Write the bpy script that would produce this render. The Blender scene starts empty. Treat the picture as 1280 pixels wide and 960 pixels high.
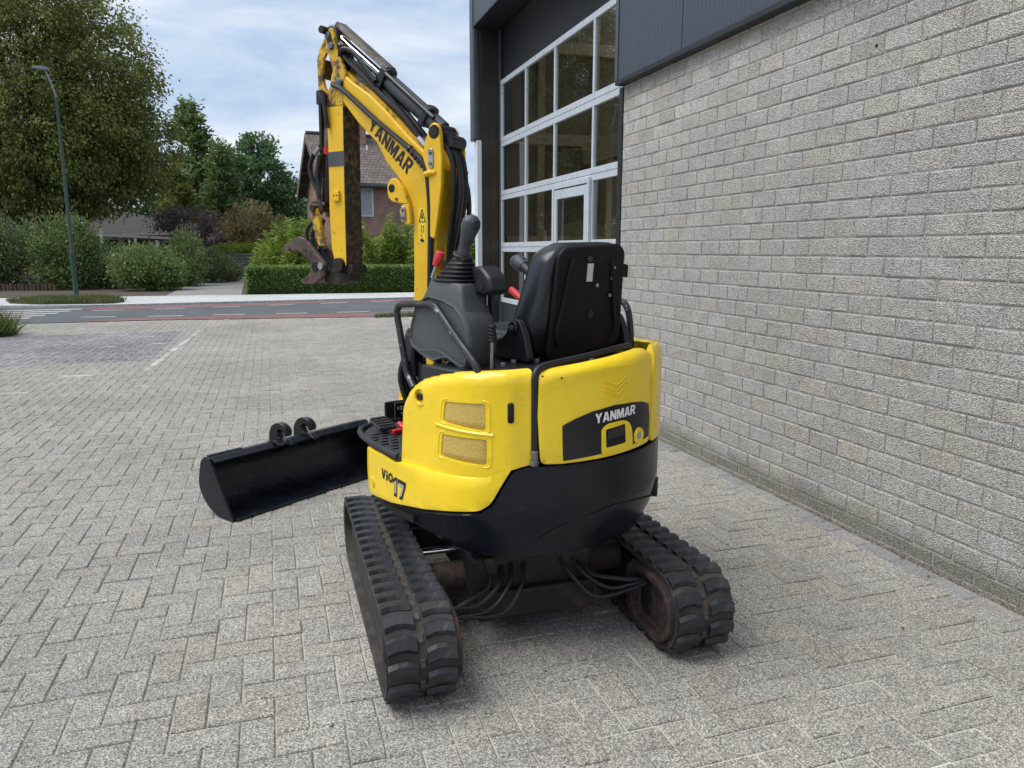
import bpy, bmesh, math, random
import numpy as np
from mathutils import Vector, Matrix

random.seed(7)
rng = np.random.default_rng(7)
R_ = math.radians
scene = bpy.context.scene
COL = scene.collection

# ------------------------------------------------------------------ camera
CAM_H = 1.5
PSI = R_(17.748)            # heading, clockwise from the wall direction (+Y)
TILT = R_(10.127)
cam_d = bpy.data.cameras.new("camera")
cam = bpy.data.objects.new("camera", cam_d)
COL.objects.link(cam)
cam.location = (0, 0, CAM_H)
cam.rotation_euler = (R_(90) - TILT, 0, -PSI)
cam_d.sensor_width = 36.0
cam_d.lens = 935.0 / 1280.0 * 36.0
cam_d.clip_start = 0.05
cam_d.clip_end = 1500
scene.camera = cam

# ------------------------------------------------------------------ world
SUN_EL, SUN_AZ = R_(60), R_(-84)       # azimuth measured clockwise from +Y
world = bpy.data.worlds.new("World")
scene.world = world
world.use_nodes = True
wn, wl = world.node_tree.nodes, world.node_tree.links
wn.clear()
w_out = wn.new("ShaderNodeOutputWorld")
w_bg = wn.new("ShaderNodeBackground")
w_bg.inputs["Strength"].default_value = 0.1
sky = wn.new("ShaderNodeTexSky")
sky.sky_type = 'NISHITA'
sky.sun_disc = False
sky.sun_elevation = SUN_EL
sky.sun_rotation = SUN_AZ
sky.dust_density = 1.5
tc = wn.new("ShaderNodeTexCoord")
mp = wn.new("ShaderNodeMapping")
mp.inputs["Scale"].default_value = (1.0, 1.0, 3.2)
mp.inputs["Rotation"].default_value = (0.10, 0.06, 0.4)
nz = wn.new("ShaderNodeTexNoise")
nz.inputs["Scale"].default_value = 2.3
nz.inputs["Detail"].default_value = 7
nz.inputs["Roughness"].default_value = 0.55
nz.inputs["Distortion"].default_value = 0.5
rp = wn.new("ShaderNodeValToRGB")
rp.color_ramp.elements[0].position = 0.30
rp.color_ramp.elements[0].color = (0.72, 0.72, 0.72, 1)
rp.color_ramp.elements[1].position = 0.70
rp.color_ramp.elements[1].color = (1, 1, 1, 1)
nz2 = wn.new("ShaderNodeTexNoise")
nz2.inputs["Scale"].default_value = 4.2
nz2.inputs["Detail"].default_value = 8
nz2.inputs["Roughness"].default_value = 0.58
nz2.inputs["Distortion"].default_value = 0.35
rp2 = wn.new("ShaderNodeValToRGB")
rp2.color_ramp.elements[0].position = 0.38
rp2.color_ramp.elements[0].color = (2.85, 3.65, 4.85, 1)
rp2.color_ramp.elements[1].position = 0.66
rp2.color_ramp.elements[1].color = (5.2, 5.5, 5.9, 1)
mx = wn.new("ShaderNodeMix")
mx.data_type = 'RGBA'
wl.new(tc.outputs["Generated"], mp.inputs["Vector"])
wl.new(mp.outputs["Vector"], nz.inputs["Vector"])
wl.new(mp.outputs["Vector"], nz2.inputs["Vector"])
wl.new(nz.outputs["Fac"], rp.inputs["Fac"])
wl.new(nz2.outputs["Fac"], rp2.inputs["Fac"])
wl.new(rp.outputs["Color"], mx.inputs["Factor"])
wl.new(sky.outputs["Color"], mx.inputs["A"])
wl.new(rp2.outputs["Color"], mx.inputs["B"])
wl.new(mx.outputs["Result"], w_bg.inputs["Color"])
wl.new(w_bg.outputs["Background"], w_out.inputs["Surface"])

# ------------------------------------------------------------------ sun
sun_d = bpy.data.lights.new("sun", 'SUN')
sun_d.energy = 1.9
sun_d.angle = R_(45)
sun_d.color = (1.0, 0.975, 0.94)
sun = bpy.data.objects.new("sun", sun_d)
COL.objects.link(sun)
sdir = Vector((math.sin(SUN_AZ) * math.cos(SUN_EL), math.cos(SUN_AZ) * math.cos(SUN_EL), math.sin(SUN_EL)))
sun.rotation_euler = sdir.to_track_quat('Z', 'Y').to_euler()
sun.location = sdir * 40

scene.view_settings.view_transform = 'Standard'
scene.view_settings.look = 'None'
scene.view_settings.exposure = 0.82
scene.view_settings.gamma = 1.0
scene.view_settings.use_curve_mapping = False

# ------------------------------------------------------------------ materials
def rgba(c):
    return (c[0], c[1], c[2], 1.0)

class NT:
    """a small node-tree helper"""
    def __init__(s, name):
        s.m = bpy.data.materials.new(name)
        s.m.use_nodes = True
        s.t = s.m.node_tree
        s.n, s.l = s.t.nodes, s.t.links
        s.b = s.n.get("Principled BSDF")
        s.out = s.n.get("Material Output")
    def node(s, typ, **kw):
        nd = s.n.new(typ)
        for k, v in kw.items():
            if k in nd.inputs.keys():
                nd.inputs[k].default_value = v
            else:
                setattr(nd, k, v)
        return nd
    def pos(s):
        return s.node("ShaderNodeNewGeometry").outputs["Position"]
    def obj(s):
        return s.node("ShaderNodeTexCoord").outputs["Object"]
    def noise(s, co, scale, detail=3, rough=0.55, dist=0.0):
        nd = s.node("ShaderNodeTexNoise", Scale=scale, Detail=detail, Roughness=rough, Distortion=dist)
        s.l.new(co, nd.inputs["Vector"])
        return nd.outputs["Fac"]
    def voro(s, co, scale, out="Color", feature='F1'):
        nd = s.node("ShaderNodeTexVoronoi", Scale=scale)
        nd.feature = feature
        s.l.new(co, nd.inputs["Vector"])
        return nd.outputs[out]
    def ramp(s, fac, stops, interp='LINEAR'):
        nd = s.node("ShaderNodeValToRGB")
        cr = nd.color_ramp
        cr.interpolation = interp
        while len(cr.elements) < len(stops):
            cr.elements.new(0.5)
        for e, (p, c) in zip(cr.elements, stops):
            e.position = p
            e.color = rgba(c) if not isinstance(c, (int, float)) else (c, c, c, 1)
        s.l.new(fac, nd.inputs["Fac"])
        return nd.outputs["Color"]
    def mix(s, fac, a, b, mode='MIX'):
        nd = s.node("ShaderNodeMix")
        nd.data_type = 'RGBA'
        nd.blend_type = mode
        for key, v in (("Factor", fac), ("A", a), ("B", b)):
            if isinstance(v, (int, float)):
                nd.inputs[key].default_value = v if key == "Factor" else (v, v, v, 1)
            elif isinstance(v, tuple):
                nd.inputs[key].default_value = rgba(v)
            else:
                s.l.new(v, nd.inputs[key])
        return nd.outputs["Result"]
    def math(s, op, a, b=0.5):
        nd = s.node("ShaderNodeMath")
        nd.operation = op
        for i, v in enumerate((a, b)):
            if isinstance(v, (int, float)):
                nd.inputs[i].default_value = v
            else:
                s.l.new(v, nd.inputs[i])
        return nd.outputs[0]
    def island(s):
        """one random number per mesh piece, whether an object of its own or joined"""
        g = s.node("ShaderNodeNewGeometry").outputs["Random Per Island"]
        o = s.node("ShaderNodeObjectInfo").outputs["Random"]
        return s.math('FRACT', s.math('ADD', g, s.math('MULTIPLY', o, 7.31)), 0)
    def bump(s, h, strength=0.4, dist=0.01):
        nd = s.node("ShaderNodeBump", Strength=strength, Distance=dist)
        s.l.new(h, nd.inputs["Height"])
        s.l.new(nd.outputs["Normal"], s.b.inputs["Normal"])
    def color(s, c):
        if isinstance(c, tuple):
            s.b.inputs["Base Color"].default_value = rgba(c)
        else:
            s.l.new(c, s.b.inputs["Base Color"])
    def set(s, **kw):
        for k, v in kw.items():
            key = {"rough": "Roughness", "metal": "Metallic", "spec": "Specular IOR Level", "coat": "Coat Weight",
                   "coat_rough": "Coat Roughness"}.get(k, k)
            if isinstance(v, (int, float)):
                s.b.inputs[key].default_value = v
            else:
                s.l.new(v, s.b.inputs[key])
        return s

M = {}
def simple(name, c, rough=0.5, metal=0.0, scuff=None, var=0.25, vscale=6.0, bump=0.0, bscale=60.0, bdist=0.003, dirt=None, dlo=0.55, dhi=0.7, dscale=9.0, coat=0.0, spec=0.5):
    t = NT(name)
    co = t.obj()
    n = t.noise(co, vscale, 5)
    col = t.mix(1.0, c, t.ramp(n, [(0.3, 1 - var), (0.7, 1 + var)]), 'MULTIPLY')
    if dirt is not None:
        n2 = t.noise(co, dscale, 8, 0.68, 0.3)
        col = t.mix(t.ramp(n2, [(dlo, 0.0), (dhi, 1.0)]), col, dirt)
    if scuff is not None:                   # thin streaky scratches and small chips
        mpn = t.node("ShaderNodeMapping"); mpn.inputs["Scale"].default_value = (9, 9, 70); mpn.inputs["Rotation"].default_value = (0.35, 0.2, 0.1)
        t.l.new(co, mpn.inputs["Vector"])
        st_ = t.noise(mpn.outputs[0], 1.0, 6, 0.7)
        col = t.mix(t.ramp(st_, [(0.66, 0.0), (0.72, 0.55)]), col, scuff)
        ch_ = t.noise(co, 55, 3, 0.6)
        col = t.mix(t.ramp(ch_, [(0.70, 0.0), (0.74, 0.6)]), col, scuff)
    t.color(col)
    rn = t.noise(co, vscale * 2.3, 4)
    t.set(rough=t.ramp(rn, [(0.3, max(rough - 0.08, 0.02)), (0.7, min(rough + 0.1, 1))]), metal=metal, coat=coat, spec=spec)
    if bump:
        t.bump(t.noise(co, bscale, 4), bump, bdist)
    M[name] = t.m
    return t

simple('yellow_panel_paint', (0.90, 0.625, 0.010), 0.30, var=0.07, vscale=4, bump=0.55, bscale=6.5, bdist=0.012, dirt=(0.42, 0.29, 0.035), dlo=0.63, dhi=0.78, dscale=17, coat=0.3, scuff=(0.50, 0.37, 0.06))
simple('yellow_boom_paint', (0.80, 0.475, 0.012), 0.38, var=0.10, vscale=7, bump=0.15, bscale=30, bdist=0.003, dirt=(0.16, 0.085, 0.02), dlo=0.62, dhi=0.74, dscale=16)
simple('yellow_worn_paint', (0.62, 0.36, 0.02), 0.5, var=0.15, bump=0.2, bscale=40, dirt=(0.055, 0.035, 0.022), dlo=0.47, dhi=0.6, dscale=18)
simple('dirty_underside_paint', (0.105, 0.066, 0.018), 0.65, var=0.5, vscale=3, bump=0.3, bscale=50, dirt=(0.020, 0.013, 0.011), dlo=0.42, dhi=0.52, dscale=38)
simple('navy_paint', (0.0075, 0.0098, 0.0150), 0.24, var=0.2, vscale=3, bump=0.22, bscale=5, bdist=0.008, dirt=(0.016, 0.017, 0.019), dlo=0.56, dhi=0.72, dscale=7, coat=0.0, spec=0.27, scuff=(0.026, 0.028, 0.034))
simple('black_paint', (0.011, 0.013, 0.017), 0.32, var=0.3, bump=0.1, bscale=30, coat=0.2)
simple('black_plastic', (0.010, 0.011, 0.013), 0.45, var=0.3, bump=0.25, bscale=160, bdist=0.0015)
simple('grey_plastic', (0.064, 0.069, 0.073), 0.55, var=0.12, bump=0.2, bscale=220, bdist=0.001)
simple('handle_plastic', (0.050, 0.058, 0.068), 0.5, var=0.12)
simple('vinyl', (0.009, 0.011, 0.014), 0.32, var=0.3, bump=0.25, bscale=45, bdist=0.003)
simple('seat_shell', (0.008, 0.007, 0.007), 0.62, var=0.5, bump=0.25, bscale=70, bdist=0.002, dirt=(0.035, 0.018, 0.012), dlo=0.66, dhi=0.76, dscale=9, spec=0.25)
simple('red_knob', (0.62, 0.035, 0.045), 0.4, var=0.1)
simple('red_paint', (0.5, 0.015, 0.02), 0.45)
simple('rust_steel', (0.045, 0.032, 0.028), 0.72, 0.2, var=0.4, bump=0.4, bscale=60, dirt=(0.115, 0.066, 0.052), dlo=0.5, dhi=0.66, dscale=14)
simple('dark_steel', (0.018, 0.016, 0.015), 0.6, 0.3, var=0.4, bump=0.3, bscale=60, dirt=(0.075, 0.05, 0.035), dlo=0.55, dhi=0.7)
simple('grey_steel', (0.16, 0.165, 0.17), 0.5, 0.5, var=0.35, bump=0.3, bscale=60, dirt=(0.03, 0.027, 0.025), dlo=0.5, dhi=0.62)
simple('cylinder_paint', (0.065, 0.068, 0.075), 0.42, 0.1, var=0.3, bump=0.15, bscale=40, dirt=(0.02, 0.02, 0.02), dlo=0.56, dhi=0.68)
simple('guard_steel', (0.15, 0.13, 0.11), 0.55, 0.3, var=0.35, bump=0.3, bscale=50, dirt=(0.05, 0.032, 0.02), dlo=0.48, dhi=0.6)
simple('coupler_steel', (0.115, 0.082, 0.068), 0.65, 0.3, var=0.45, bump=0.4, bscale=50, dirt=(0.035, 0.022, 0.018), dlo=0.46, dhi=0.6)
simple('chrome', (0.78, 0.80, 0.82), 0.12, 1.0, var=0.03)
simple('bare_steel', (0.42, 0.43, 0.44), 0.35, 0.9, var=0.2)
simple('hose_rubber', (0.009, 0.009, 0.010), 0.45, var=0.3)
simple('worn_rail_paint', (0.030, 0.032, 0.036), 0.4, 0.3, var=0.3, dirt=(0.30, 0.31, 0.33), dlo=0.6, dhi=0.66, dscale=30)
simple('track_rubber', (0.034, 0.030, 0.027), 0.78, var=0.35, vscale=12, bump=0.35, bscale=60, dirt=(0.085, 0.070, 0.056), dlo=0.50, dhi=0.75, dscale=12)
simple('lug_rubber', (0.020, 0.021, 0.024), 0.5, var=0.4, vscale=16, bump=0.4, bscale=50, dirt=(0.085, 0.075, 0.068), dlo=0.58, dhi=0.74, dscale=20)
simple('link_steel', (0.075, 0.066, 0.058), 0.6, 0.3, var=0.4, dirt=(0.05, 0.04, 0.035), dlo=0.5, dhi=0.6)
simple('mat_rubber', (0.020, 0.021, 0.024), 0.65, var=0.3)
simple('black_film', (0.006, 0.007, 0.010), 0.2, var=0.1, spec=0.35)
simple('white_film', (0.82, 0.82, 0.82), 0.4, var=0.03)
simple('grey_film', (0.40, 0.36, 0.28), 0.4, var=0.1)
simple('black_print', (0.012, 0.012, 0.012), 0.4, var=0.1)
simple('yellow_sticker', (0.85, 0.60, 0.03), 0.4, var=0.05)
simple('paper', (0.62, 0.60, 0.52), 0.7, var=0.1, dirt=(0.25, 0.22, 0.16), dlo=0.6, dhi=0.7, dscale=60)
simple('hole_dark', (0.006, 0.006, 0.007), 0.8, var=0.1)
simple('bucket_paint', (0.0055, 0.007, 0.011), 0.28, var=0.3, vscale=4, bump=0.25, bscale=14, bdist=0.006, dirt=(0.020, 0.021, 0.023), dlo=0.54, dhi=0.72, dscale=12, spec=0.4, scuff=(0.05, 0.05, 0.052))
# setting
simple('white_metal', (0.66, 0.70, 0.74), 0.35, 0.0, var=0.04)
simple('alu_profile', (0.58, 0.63, 0.68), 0.32, 0.2, var=0.05)
simple('dark_trim', (0.020, 0.022, 0.026), 0.45, 0.2, var=0.2)
simple('grey_trim', (0.085, 0.095, 0.11), 0.4, 0.3, var=0.12)
simple('jamb_brown', (0.050, 0.040, 0.031), 0.34, 0.3, var=0.25, vscale=1.2)
simple('interior_wall', (0.30, 0.265, 0.21), 0.8, var=0.2, vscale=1)
simple('interior_beige', (0.46, 0.39, 0.29), 0.7, var=0.1)
simple('interior_lining', (0.22, 0.19, 0.145), 0.8, var=0.2, vscale=0.7)
simple('interior_dark', (0.05, 0.045, 0.04), 0.8, var=0.3, vscale=1)
simple('bark', (0.070, 0.058, 0.045), 0.85, var=0.35, bump=0.6, bscale=20, bdist=0.02)
simple('lamp_green', (0.020, 0.052, 0.040), 0.45, var=0.2)
simple('lamp_grey', (0.16, 0.175, 0.19), 0.5, var=0.1)
simple('wood_white', (0.55, 0.54, 0.50), 0.6, var=0.15)
simple('wood_brown', (0.10, 0.065, 0.045), 0.75, var=0.3)
simple('wood_grey', (0.15, 0.13, 0.11), 0.8, var=0.35, bump=0.4, bscale=25, bdist=0.01)
simple('stone_grey', (0.17, 0.16, 0.15), 0.85, var=0.35, bump=0.5, bscale=20, bdist=0.02)
simple('roof_tile_grey', (0.050, 0.044, 0.042), 0.8, var=0.3)
simple('window_dark', (0.02, 0.024, 0.028), 0.08, var=0.2, vscale=0.8)
simple('curtain_grey', (0.30, 0.33, 0.36), 0.5, var=0.15, vscale=3)
simple('blue_door', (0.20, 0.28, 0.33), 0.5, var=0.2, vscale=3)
simple('kerb_concrete', (0.40, 0.39, 0.37), 0.85, var=0.15, vscale=3, bump=0.2, bscale=60)
simple('line_paint', (0.46, 0.45, 0.435), 0.7, var=0.15, vscale=4, dirt=(0.17, 0.165, 0.16), dlo=0.5, dhi=0.7, dscale=20)
simple('soil', (0.075, 0.058, 0.042), 0.95, var=0.35, vscale=4, bump=0.5, bscale=30, bdist=0.02)
simple('dead_leaf', (0.14, 0.085, 0.035), 0.8, var=0.4, vscale=20)

def speckled(name, base, dark, light, scale=150, tint=0.16, hue=((0.98, 1.0, 1.0), (1.04, 1.0, 0.94)), stain=0.25, bump=0.5, bdist=0.004, rough=0.85, grime=None, spots=None, bloom=None):
    t = NT(name)
    p = t.pos()
    v = t.voro(p, scale)
    sep = t.node("ShaderNodeSeparateColor")
    t.l.new(v, sep.inputs["Color"])
    col = t.ramp(sep.outputs[0], [(0.0, dark), (0.22, dark), (0.30, base), (0.70, base), (0.84, light), (1.0, light)])
    fine = t.noise(p, scale * 1.7, 2, 0.6)
    col = t.mix(1.0, col, t.ramp(fine, [(0.3, 0.72), (0.7, 1.28)]), 'MULTIPLY')
    r = t.island()
    col = t.mix(1.0, col, t.ramp(r, [(0.0, 1 - tint), (0.5, 1.0), (1.0, 1 + tint)]), 'MULTIPLY')
    r2 = t.math('FRACT', t.math('MULTIPLY', r, 17.3), 0)
    col = t.mix(1.0, col, t.ramp(r2, [(0.0, hue[0]), (0.6, (1, 1, 1)), (1.0, hue[1])]), 'MULTIPLY')
    big = t.noise(p, 0.55, 5, 0.6)
    col = t.mix(1.0, col, t.ramp(big, [(0.3, 1 - stain), (0.7, 1 + stain)]), 'MULTIPLY')
    mid = t.noise(p, 6.0, 4, 0.6)
    col = t.mix(1.0, col, t.ramp(mid, [(0.3, 0.93), (0.7, 1.07)]), 'MULTIPLY')
    if spots is not None:                   # oil and water marks
        sp_ = t.noise(p, spots[0], 6, 0.7, 0.6)
        col = t.mix(t.ramp(sp_, [(spots[1], 0.0), (spots[1] + 0.10, 0.42)]), col, t.mix(1.0, col, (0.62, 0.60, 0.58), 'MULTIPLY'))
        sp2 = t.noise(p, 0.9, 7, 0.72, 0.4)
        col = t.mix(t.ramp(sp2, [(0.56, 0.0), (0.72, 0.5)]), col, t.mix(1.0, col, (1.28, 1.26, 1.22), 'MULTIPLY'))
    if bloom is not None:                   # lime bloom on the upper courses
        sx2 = t.node("ShaderNodeSeparateXYZ"); t.l.new(p, sx2.inputs[0])
        zz2 = t.math('ADD', sx2.outputs[2], t.math('MULTIPLY', t.math('SUBTRACT', t.noise(p, 1.3, 5, 0.7), 0.5), 2.2))
        k_b = t.math('MULTIPLY', t.ramp(zz2, [(0.0, 0.0), (1.0, 1.0)]), 1.0)
        mr = t.node("ShaderNodeMapRange"); t.l.new(zz2, mr.inputs[0]); mr.inputs[1].default_value = 2.0; mr.inputs[2].default_value = 2.7
        r3 = t.math('FRACT', t.math('MULTIPLY', r, 41.7), 0)
        kk = t.math('MULTIPLY', mr.outputs[0], t.ramp(r3, [(0.25, 0.1), (0.8, 0.9)]))
        col = t.mix(kk, col, t.mix(1.0, col, (1.28, 1.28, 1.28), 'MULTIPLY'))
    if grime is not None:
        sx = t.node("ShaderNodeSeparateXYZ")
        t.l.new(p, sx.inputs[0])
        zz = t.math('ADD', sx.outputs[grime[1]], t.math('MULTIPLY', t.math('SUBTRACT', t.noise(p, 3.0, 4), 0.5), grime[4]))
        col = t.mix(t.ramp(zz, [(grime[2], 1.0), (grime[3], 0.0)]) if grime[3] <= 1 else 0.0, col, t.mix(1.0, col, grime[0], 'MULTIPLY'))
    t.color(col)
    t.set(rough=rough, spec=0.3)
    h = t.mix(0.5, t.voro(p, scale * 0.8, "Distance"), t.noise(p, scale * 0.5, 3), 'ADD')
    t.bump(h, bump, bdist)
    M[name] = t.m
    return t

speckled('paver_concrete', (0.272, 0.257, 0.228), (0.140, 0.131, 0.116), (0.48, 0.452, 0.405), scale=235, stain=0.15, tint=0.065, hue=((0.985, 1.0, 1.0), (1.02, 1.0, 0.97)), spots=(1.6, 0.60))
speckled('paver_dark', (0.19, 0.185, 0.185), (0.09, 0.09, 0.09), (0.40, 0.39, 0.38), scale=130)
speckled('paver_white', (0.41, 0.39, 0.355), (0.33, 0.31, 0.28), (0.50, 0.48, 0.44), scale=120, bump=0.2)
speckled('paver_smooth', (0.235, 0.23, 0.222), (0.16, 0.155, 0.15), (0.33, 0.325, 0.315), scale=220, tint=0.12, bump=0.15)
speckled('footpath_pale', (0.52, 0.52, 0.51), (0.40, 0.40, 0.39), (0.66, 0.66, 0.66), scale=40, bump=0.1, stain=0.12)
speckled('joint_sand', (0.43, 0.405, 0.355), (0.31, 0.29, 0.25), (0.56, 0.53, 0.47), scale=300, bump=0.3, stain=0.35)
speckled('yard_far', (0.36, 0.345, 0.315), (0.22, 0.21, 0.195), (0.52, 0.50, 0.46), scale=30, stain=0.18, bump=0.15)
speckled('wall_block', (0.385, 0.372, 0.343), (0.235, 0.226, 0.206), (0.50, 0.486, 0.452), scale=185, tint=0.042, hue=((0.985, 1.0, 1.01), (1.03, 1.0, 0.94)), stain=0.07, bump=0.7, bdist=0.008,
         grime=((0.55, 0.56, 0.50), 2, 0.07, 0.17, 0.10), bloom=True)
speckled('wall_mortar', (0.38, 0.367, 0.34), (0.31, 0.30, 0.277), (0.43, 0.415, 0.385), scale=200, bump=0.3, stain=0.1, tint=0)
speckled('plinth_concrete', (0.20, 0.19, 0.165), (0.12, 0.11, 0.10), (0.28, 0.26, 0.24), scale=120, bump=0.5, tint=0)
def sandy_joints():
    """joint sand paler near the wall side, darker towards the open yard"""
    m = M['joint_sand']; t = NT.__new__(NT); t.m = m; t.t = m.node_tree; t.n, t.l = t.t.nodes, t.t.links; t.b = t.n.get("Principled BSDF")
    lk = t.b.inputs["Base Color"].links[0]; src = lk.from_socket
    p = t.pos(); sx = t.node("ShaderNodeSeparateXYZ"); t.l.new(p, sx.inputs[0])
    x = t.math('ADD', sx.outputs[0], t.math('MULTIPLY', t.math('SUBTRACT', t.noise(p, 0.8, 4), 0.5), 2.2))
    mr = t.node("ShaderNodeMapRange"); t.l.new(x, mr.inputs[0]); mr.inputs[1].default_value = -0.6; mr.inputs[2].default_value = 1.2
    t.l.new(t.mix(mr.outputs[0], t.mix(1.0, src, (0.66, 0.65, 0.62), 'MULTIPLY'), src), t.b.inputs["Base Color"])
sandy_joints()
speckled('asphalt', (0.095, 0.100, 0.108), (0.06, 0.062, 0.066), (0.15, 0.155, 0.16), scale=60, bump=0.2, stain=0.15, tint=0)
speckled('asphalt_red', (0.205, 0.098, 0.090), (0.14, 0.078, 0.072), (0.24, 0.145, 0.135), scale=60, bump=0.2, stain=0.15, tint=0)
speckled('driveway', (0.24, 0.225, 0.21), (0.17, 0.16, 0.15), (0.32, 0.30, 0.28), scale=40, bump=0.1, stain=0.15, tint=0)

def ribbed(name, c, axis, freq, depth=0.4, rough=0.4, metal=0.3, var=0.06):
    t = NT(name)
    p = t.pos()
    s = t.node("ShaderNodeSeparateXYZ")
    t.l.new(p, s.inputs[0])
    w = t.math('SINE', t.math('MULTIPLY', s.outputs[axis], freq), 0)
    n = t.noise(p, 1.2, 4)
    t.color(t.mix(1.0, c, t.ramp(n, [(0.3, 1 - var), (0.7, 1 + var)]), 'MULTIPLY'))
    t.set(rough=rough, metal=metal)
    t.bump(w, depth, 0.004)
    M[name] = t.m
ribbed('cladding_steel', (0.060, 0.070, 0.088), 1, 2 * math.pi / 0.05, 0.6)
ribbed('perforated_dark', (0.030, 0.033, 0.040), 2, 2 * math.pi / 0.018, 0.8, 0.35)
ribbed('door_infill', (0.034, 0.040, 0.042), 2, 2 * math.pi / 0.03, 0.5, 0.5, 0.2)

def perforated(name):
    t = NT(name)
    o = t.obj()
    v = t.voro(o, 260, "Distance")
    hole = t.ramp(v, [(0.22, 1.0), (0.34, 0.0)])
    t.color(t.mix(hole, (0.62, 0.43, 0.10), (0.10, 0.065, 0.02)))
    t.set(rough=0.5)
    t.bump(v, 0.4, 0.002)
    M[name] = t.m
perforated('vent_mesh')

def brick_mat(name, c1, c2, mortar, scale=1.0, rows=(0.21, 0.065)):
    t = NT(name)
    o = t.obj()
    m = t.node("ShaderNodeMapping")
    # brick texture runs in X/Y: use along-wall distance and height
    s = t.node("ShaderNodeSeparateXYZ"); t.l.new(o, s.inputs[0])
    cmb = t.node("ShaderNodeCombineXYZ")
    t.l.new(t.math('ADD', s.outputs[0], s.outputs[1]), cmb.inputs[0]); t.l.new(s.outputs[2], cmb.inputs[1])
    b = t.node("ShaderNodeTexBrick", Scale=1.0)
    b.inputs["Color1"].default_value = rgba(c1); b.inputs["Color2"].default_value = rgba(c2)
    b.inputs["Mortar"].default_value = rgba(mortar)
    b.inputs["Mortar Size"].default_value = 0.008
    b.inputs["Brick Width"].default_value = rows[0]; b.inputs["Row Height"].default_value = rows[1]
    t.l.new(cmb.outputs[0], b.inputs["Vector"])
    n = t.noise(o, 2.0, 5)
    t.color(t.mix(1.0, b.outputs["Color"], t.ramp(n, [(0.3, 0.75), (0.7, 1.25)]), 'MULTIPLY'))
    t.set(rough=0.9, spec=0.2)
    M[name] = t.m
brick_mat('brick_red', (0.36, 0.215, 0.155), (0.29, 0.165, 0.12), (0.25, 0.21, 0.18))
brick_mat('brick_dark', (0.10, 0.06, 0.05), (0.075, 0.045, 0.04), (0.09, 0.075, 0.07))
brick_mat('brick_orange', (0.36, 0.17, 0.10), (0.29, 0.13, 0.08), (0.30, 0.25, 0.2))

def tile_mat(name, c):
    t = NT(name)
    o = t.obj()
    s = t.node("ShaderNodeSeparateXYZ"); t.l.new(o, s.inputs[0])
    cmb = t.node("ShaderNodeCombineXYZ")
    t.l.new(s.outputs[0], cmb.inputs[0]); t.l.new(s.outputs[2], cmb.inputs[1])
    b = t.node("ShaderNodeTexBrick", Scale=1.0)
    b.inputs["Color1"].default_value = rgba(c); b.inputs["Color2"].default_value = rgba(tuple(x * 0.7 for x in c))
    b.inputs["Mortar"].default_value = rgba(tuple(x * 0.35 for x in c))
    b.inputs["Mortar Size"].default_value = 0.016
    b.inputs["Brick Width"].default_value = 0.21; b.inputs["Row Height"].default_value = 0.15
    t.l.new(cmb.outputs[0], b.inputs["Vector"])
    n = t.noise(o, 1.5, 5)
    t.color(t.mix(1.0, b.outputs["Color"], t.ramp(n, [(0.3, 0.7), (0.7, 1.3)]), 'MULTIPLY'))
    t.set(rough=0.8)
    t.bump(b.outputs["Fac"], 0.6, 0.05)
    M[name] = t.m
tile_mat('roof_tile_brown', (0.165, 0.130, 0.110))

def leaf_mat(name, stops, rough=0.5, trans=0.45):
    t = NT(name)
    r = t.node("ShaderNodeNewGeometry").outputs["Random Per Island"]
    col = t.ramp(r, stops)
    n = t.noise(t.pos(), 0.9, 3)
    col = t.mix(1.0, col, t.ramp(n, [(0.3, 0.75), (0.7, 1.25)]), 'MULTIPLY')
    t.color(col)
    t.set(rough=rough, spec=0.35)
    tr = t.node("ShaderNodeBsdfTranslucent")
    t.l.new(col, tr.inputs["Color"])
    ms = t.node("ShaderNodeMixShader")
    ms.inputs[0].default_value = trans
    t.l.new(t.b.outputs[0], ms.inputs[1]); t.l.new(tr.outputs[0], ms.inputs[2])
    t.l.new(ms.outputs[0], t.out.inputs["Surface"])
    M[name] = t.m
leaf_mat('leaf_hornbeam', [(0.0, (0.091, 0.124, 0.037)), (0.5, (0.145, 0.183, 0.051)), (0.82, (0.231, 0.245, 0.059)), (1.0, (0.422, 0.343, 0.072))])
leaf_mat('leaf_conifer', [(0.0, (0.087, 0.142, 0.055)), (0.6, (0.155, 0.228, 0.077)), (1.0, (0.264, 0.318, 0.102))])
leaf_mat('leaf_oak', [(0.0, (0.073, 0.139, 0.060)), (0.6, (0.123, 0.214, 0.085)), (1.0, (0.180, 0.278, 0.112))])
leaf_mat('leaf_bright', [(0.0, (0.132, 0.209, 0.031)), (0.5, (0.209, 0.297, 0.044)), (1.0, (0.330, 0.396, 0.077))], trans=0.35)
leaf_mat('leaf_rust', [(0.0, (0.13, 0.12, 0.055)), (0.4, (0.20, 0.165, 0.075)), (0.75, (0.25, 0.19, 0.10)), (1.0, (0.17, 0.19, 0.07))])
leaf_mat('leaf_purple', [(0.0, (0.068, 0.048, 0.054)), (0.6, (0.128, 0.093, 0.093)), (1.0, (0.195, 0.150, 0.128))])
leaf_mat('leaf_shrub', [(0.0, (0.100, 0.160, 0.053)), (0.5, (0.163, 0.243, 0.078)), (0.85, (0.254, 0.320, 0.112)), (1.0, (0.381, 0.300, 0.150))])
leaf_mat('leaf_dark_shrub', [(0.0, (0.098, 0.140, 0.065)), (0.6, (0.161, 0.226, 0.094)), (1.0, (0.275, 0.283, 0.140))])
leaf_mat('leaf_hedge', [(0.0, (0.108, 0.181, 0.048)), (0.5, (0.186, 0.282, 0.081)), (1.0, (0.329, 0.427, 0.136))])
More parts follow.
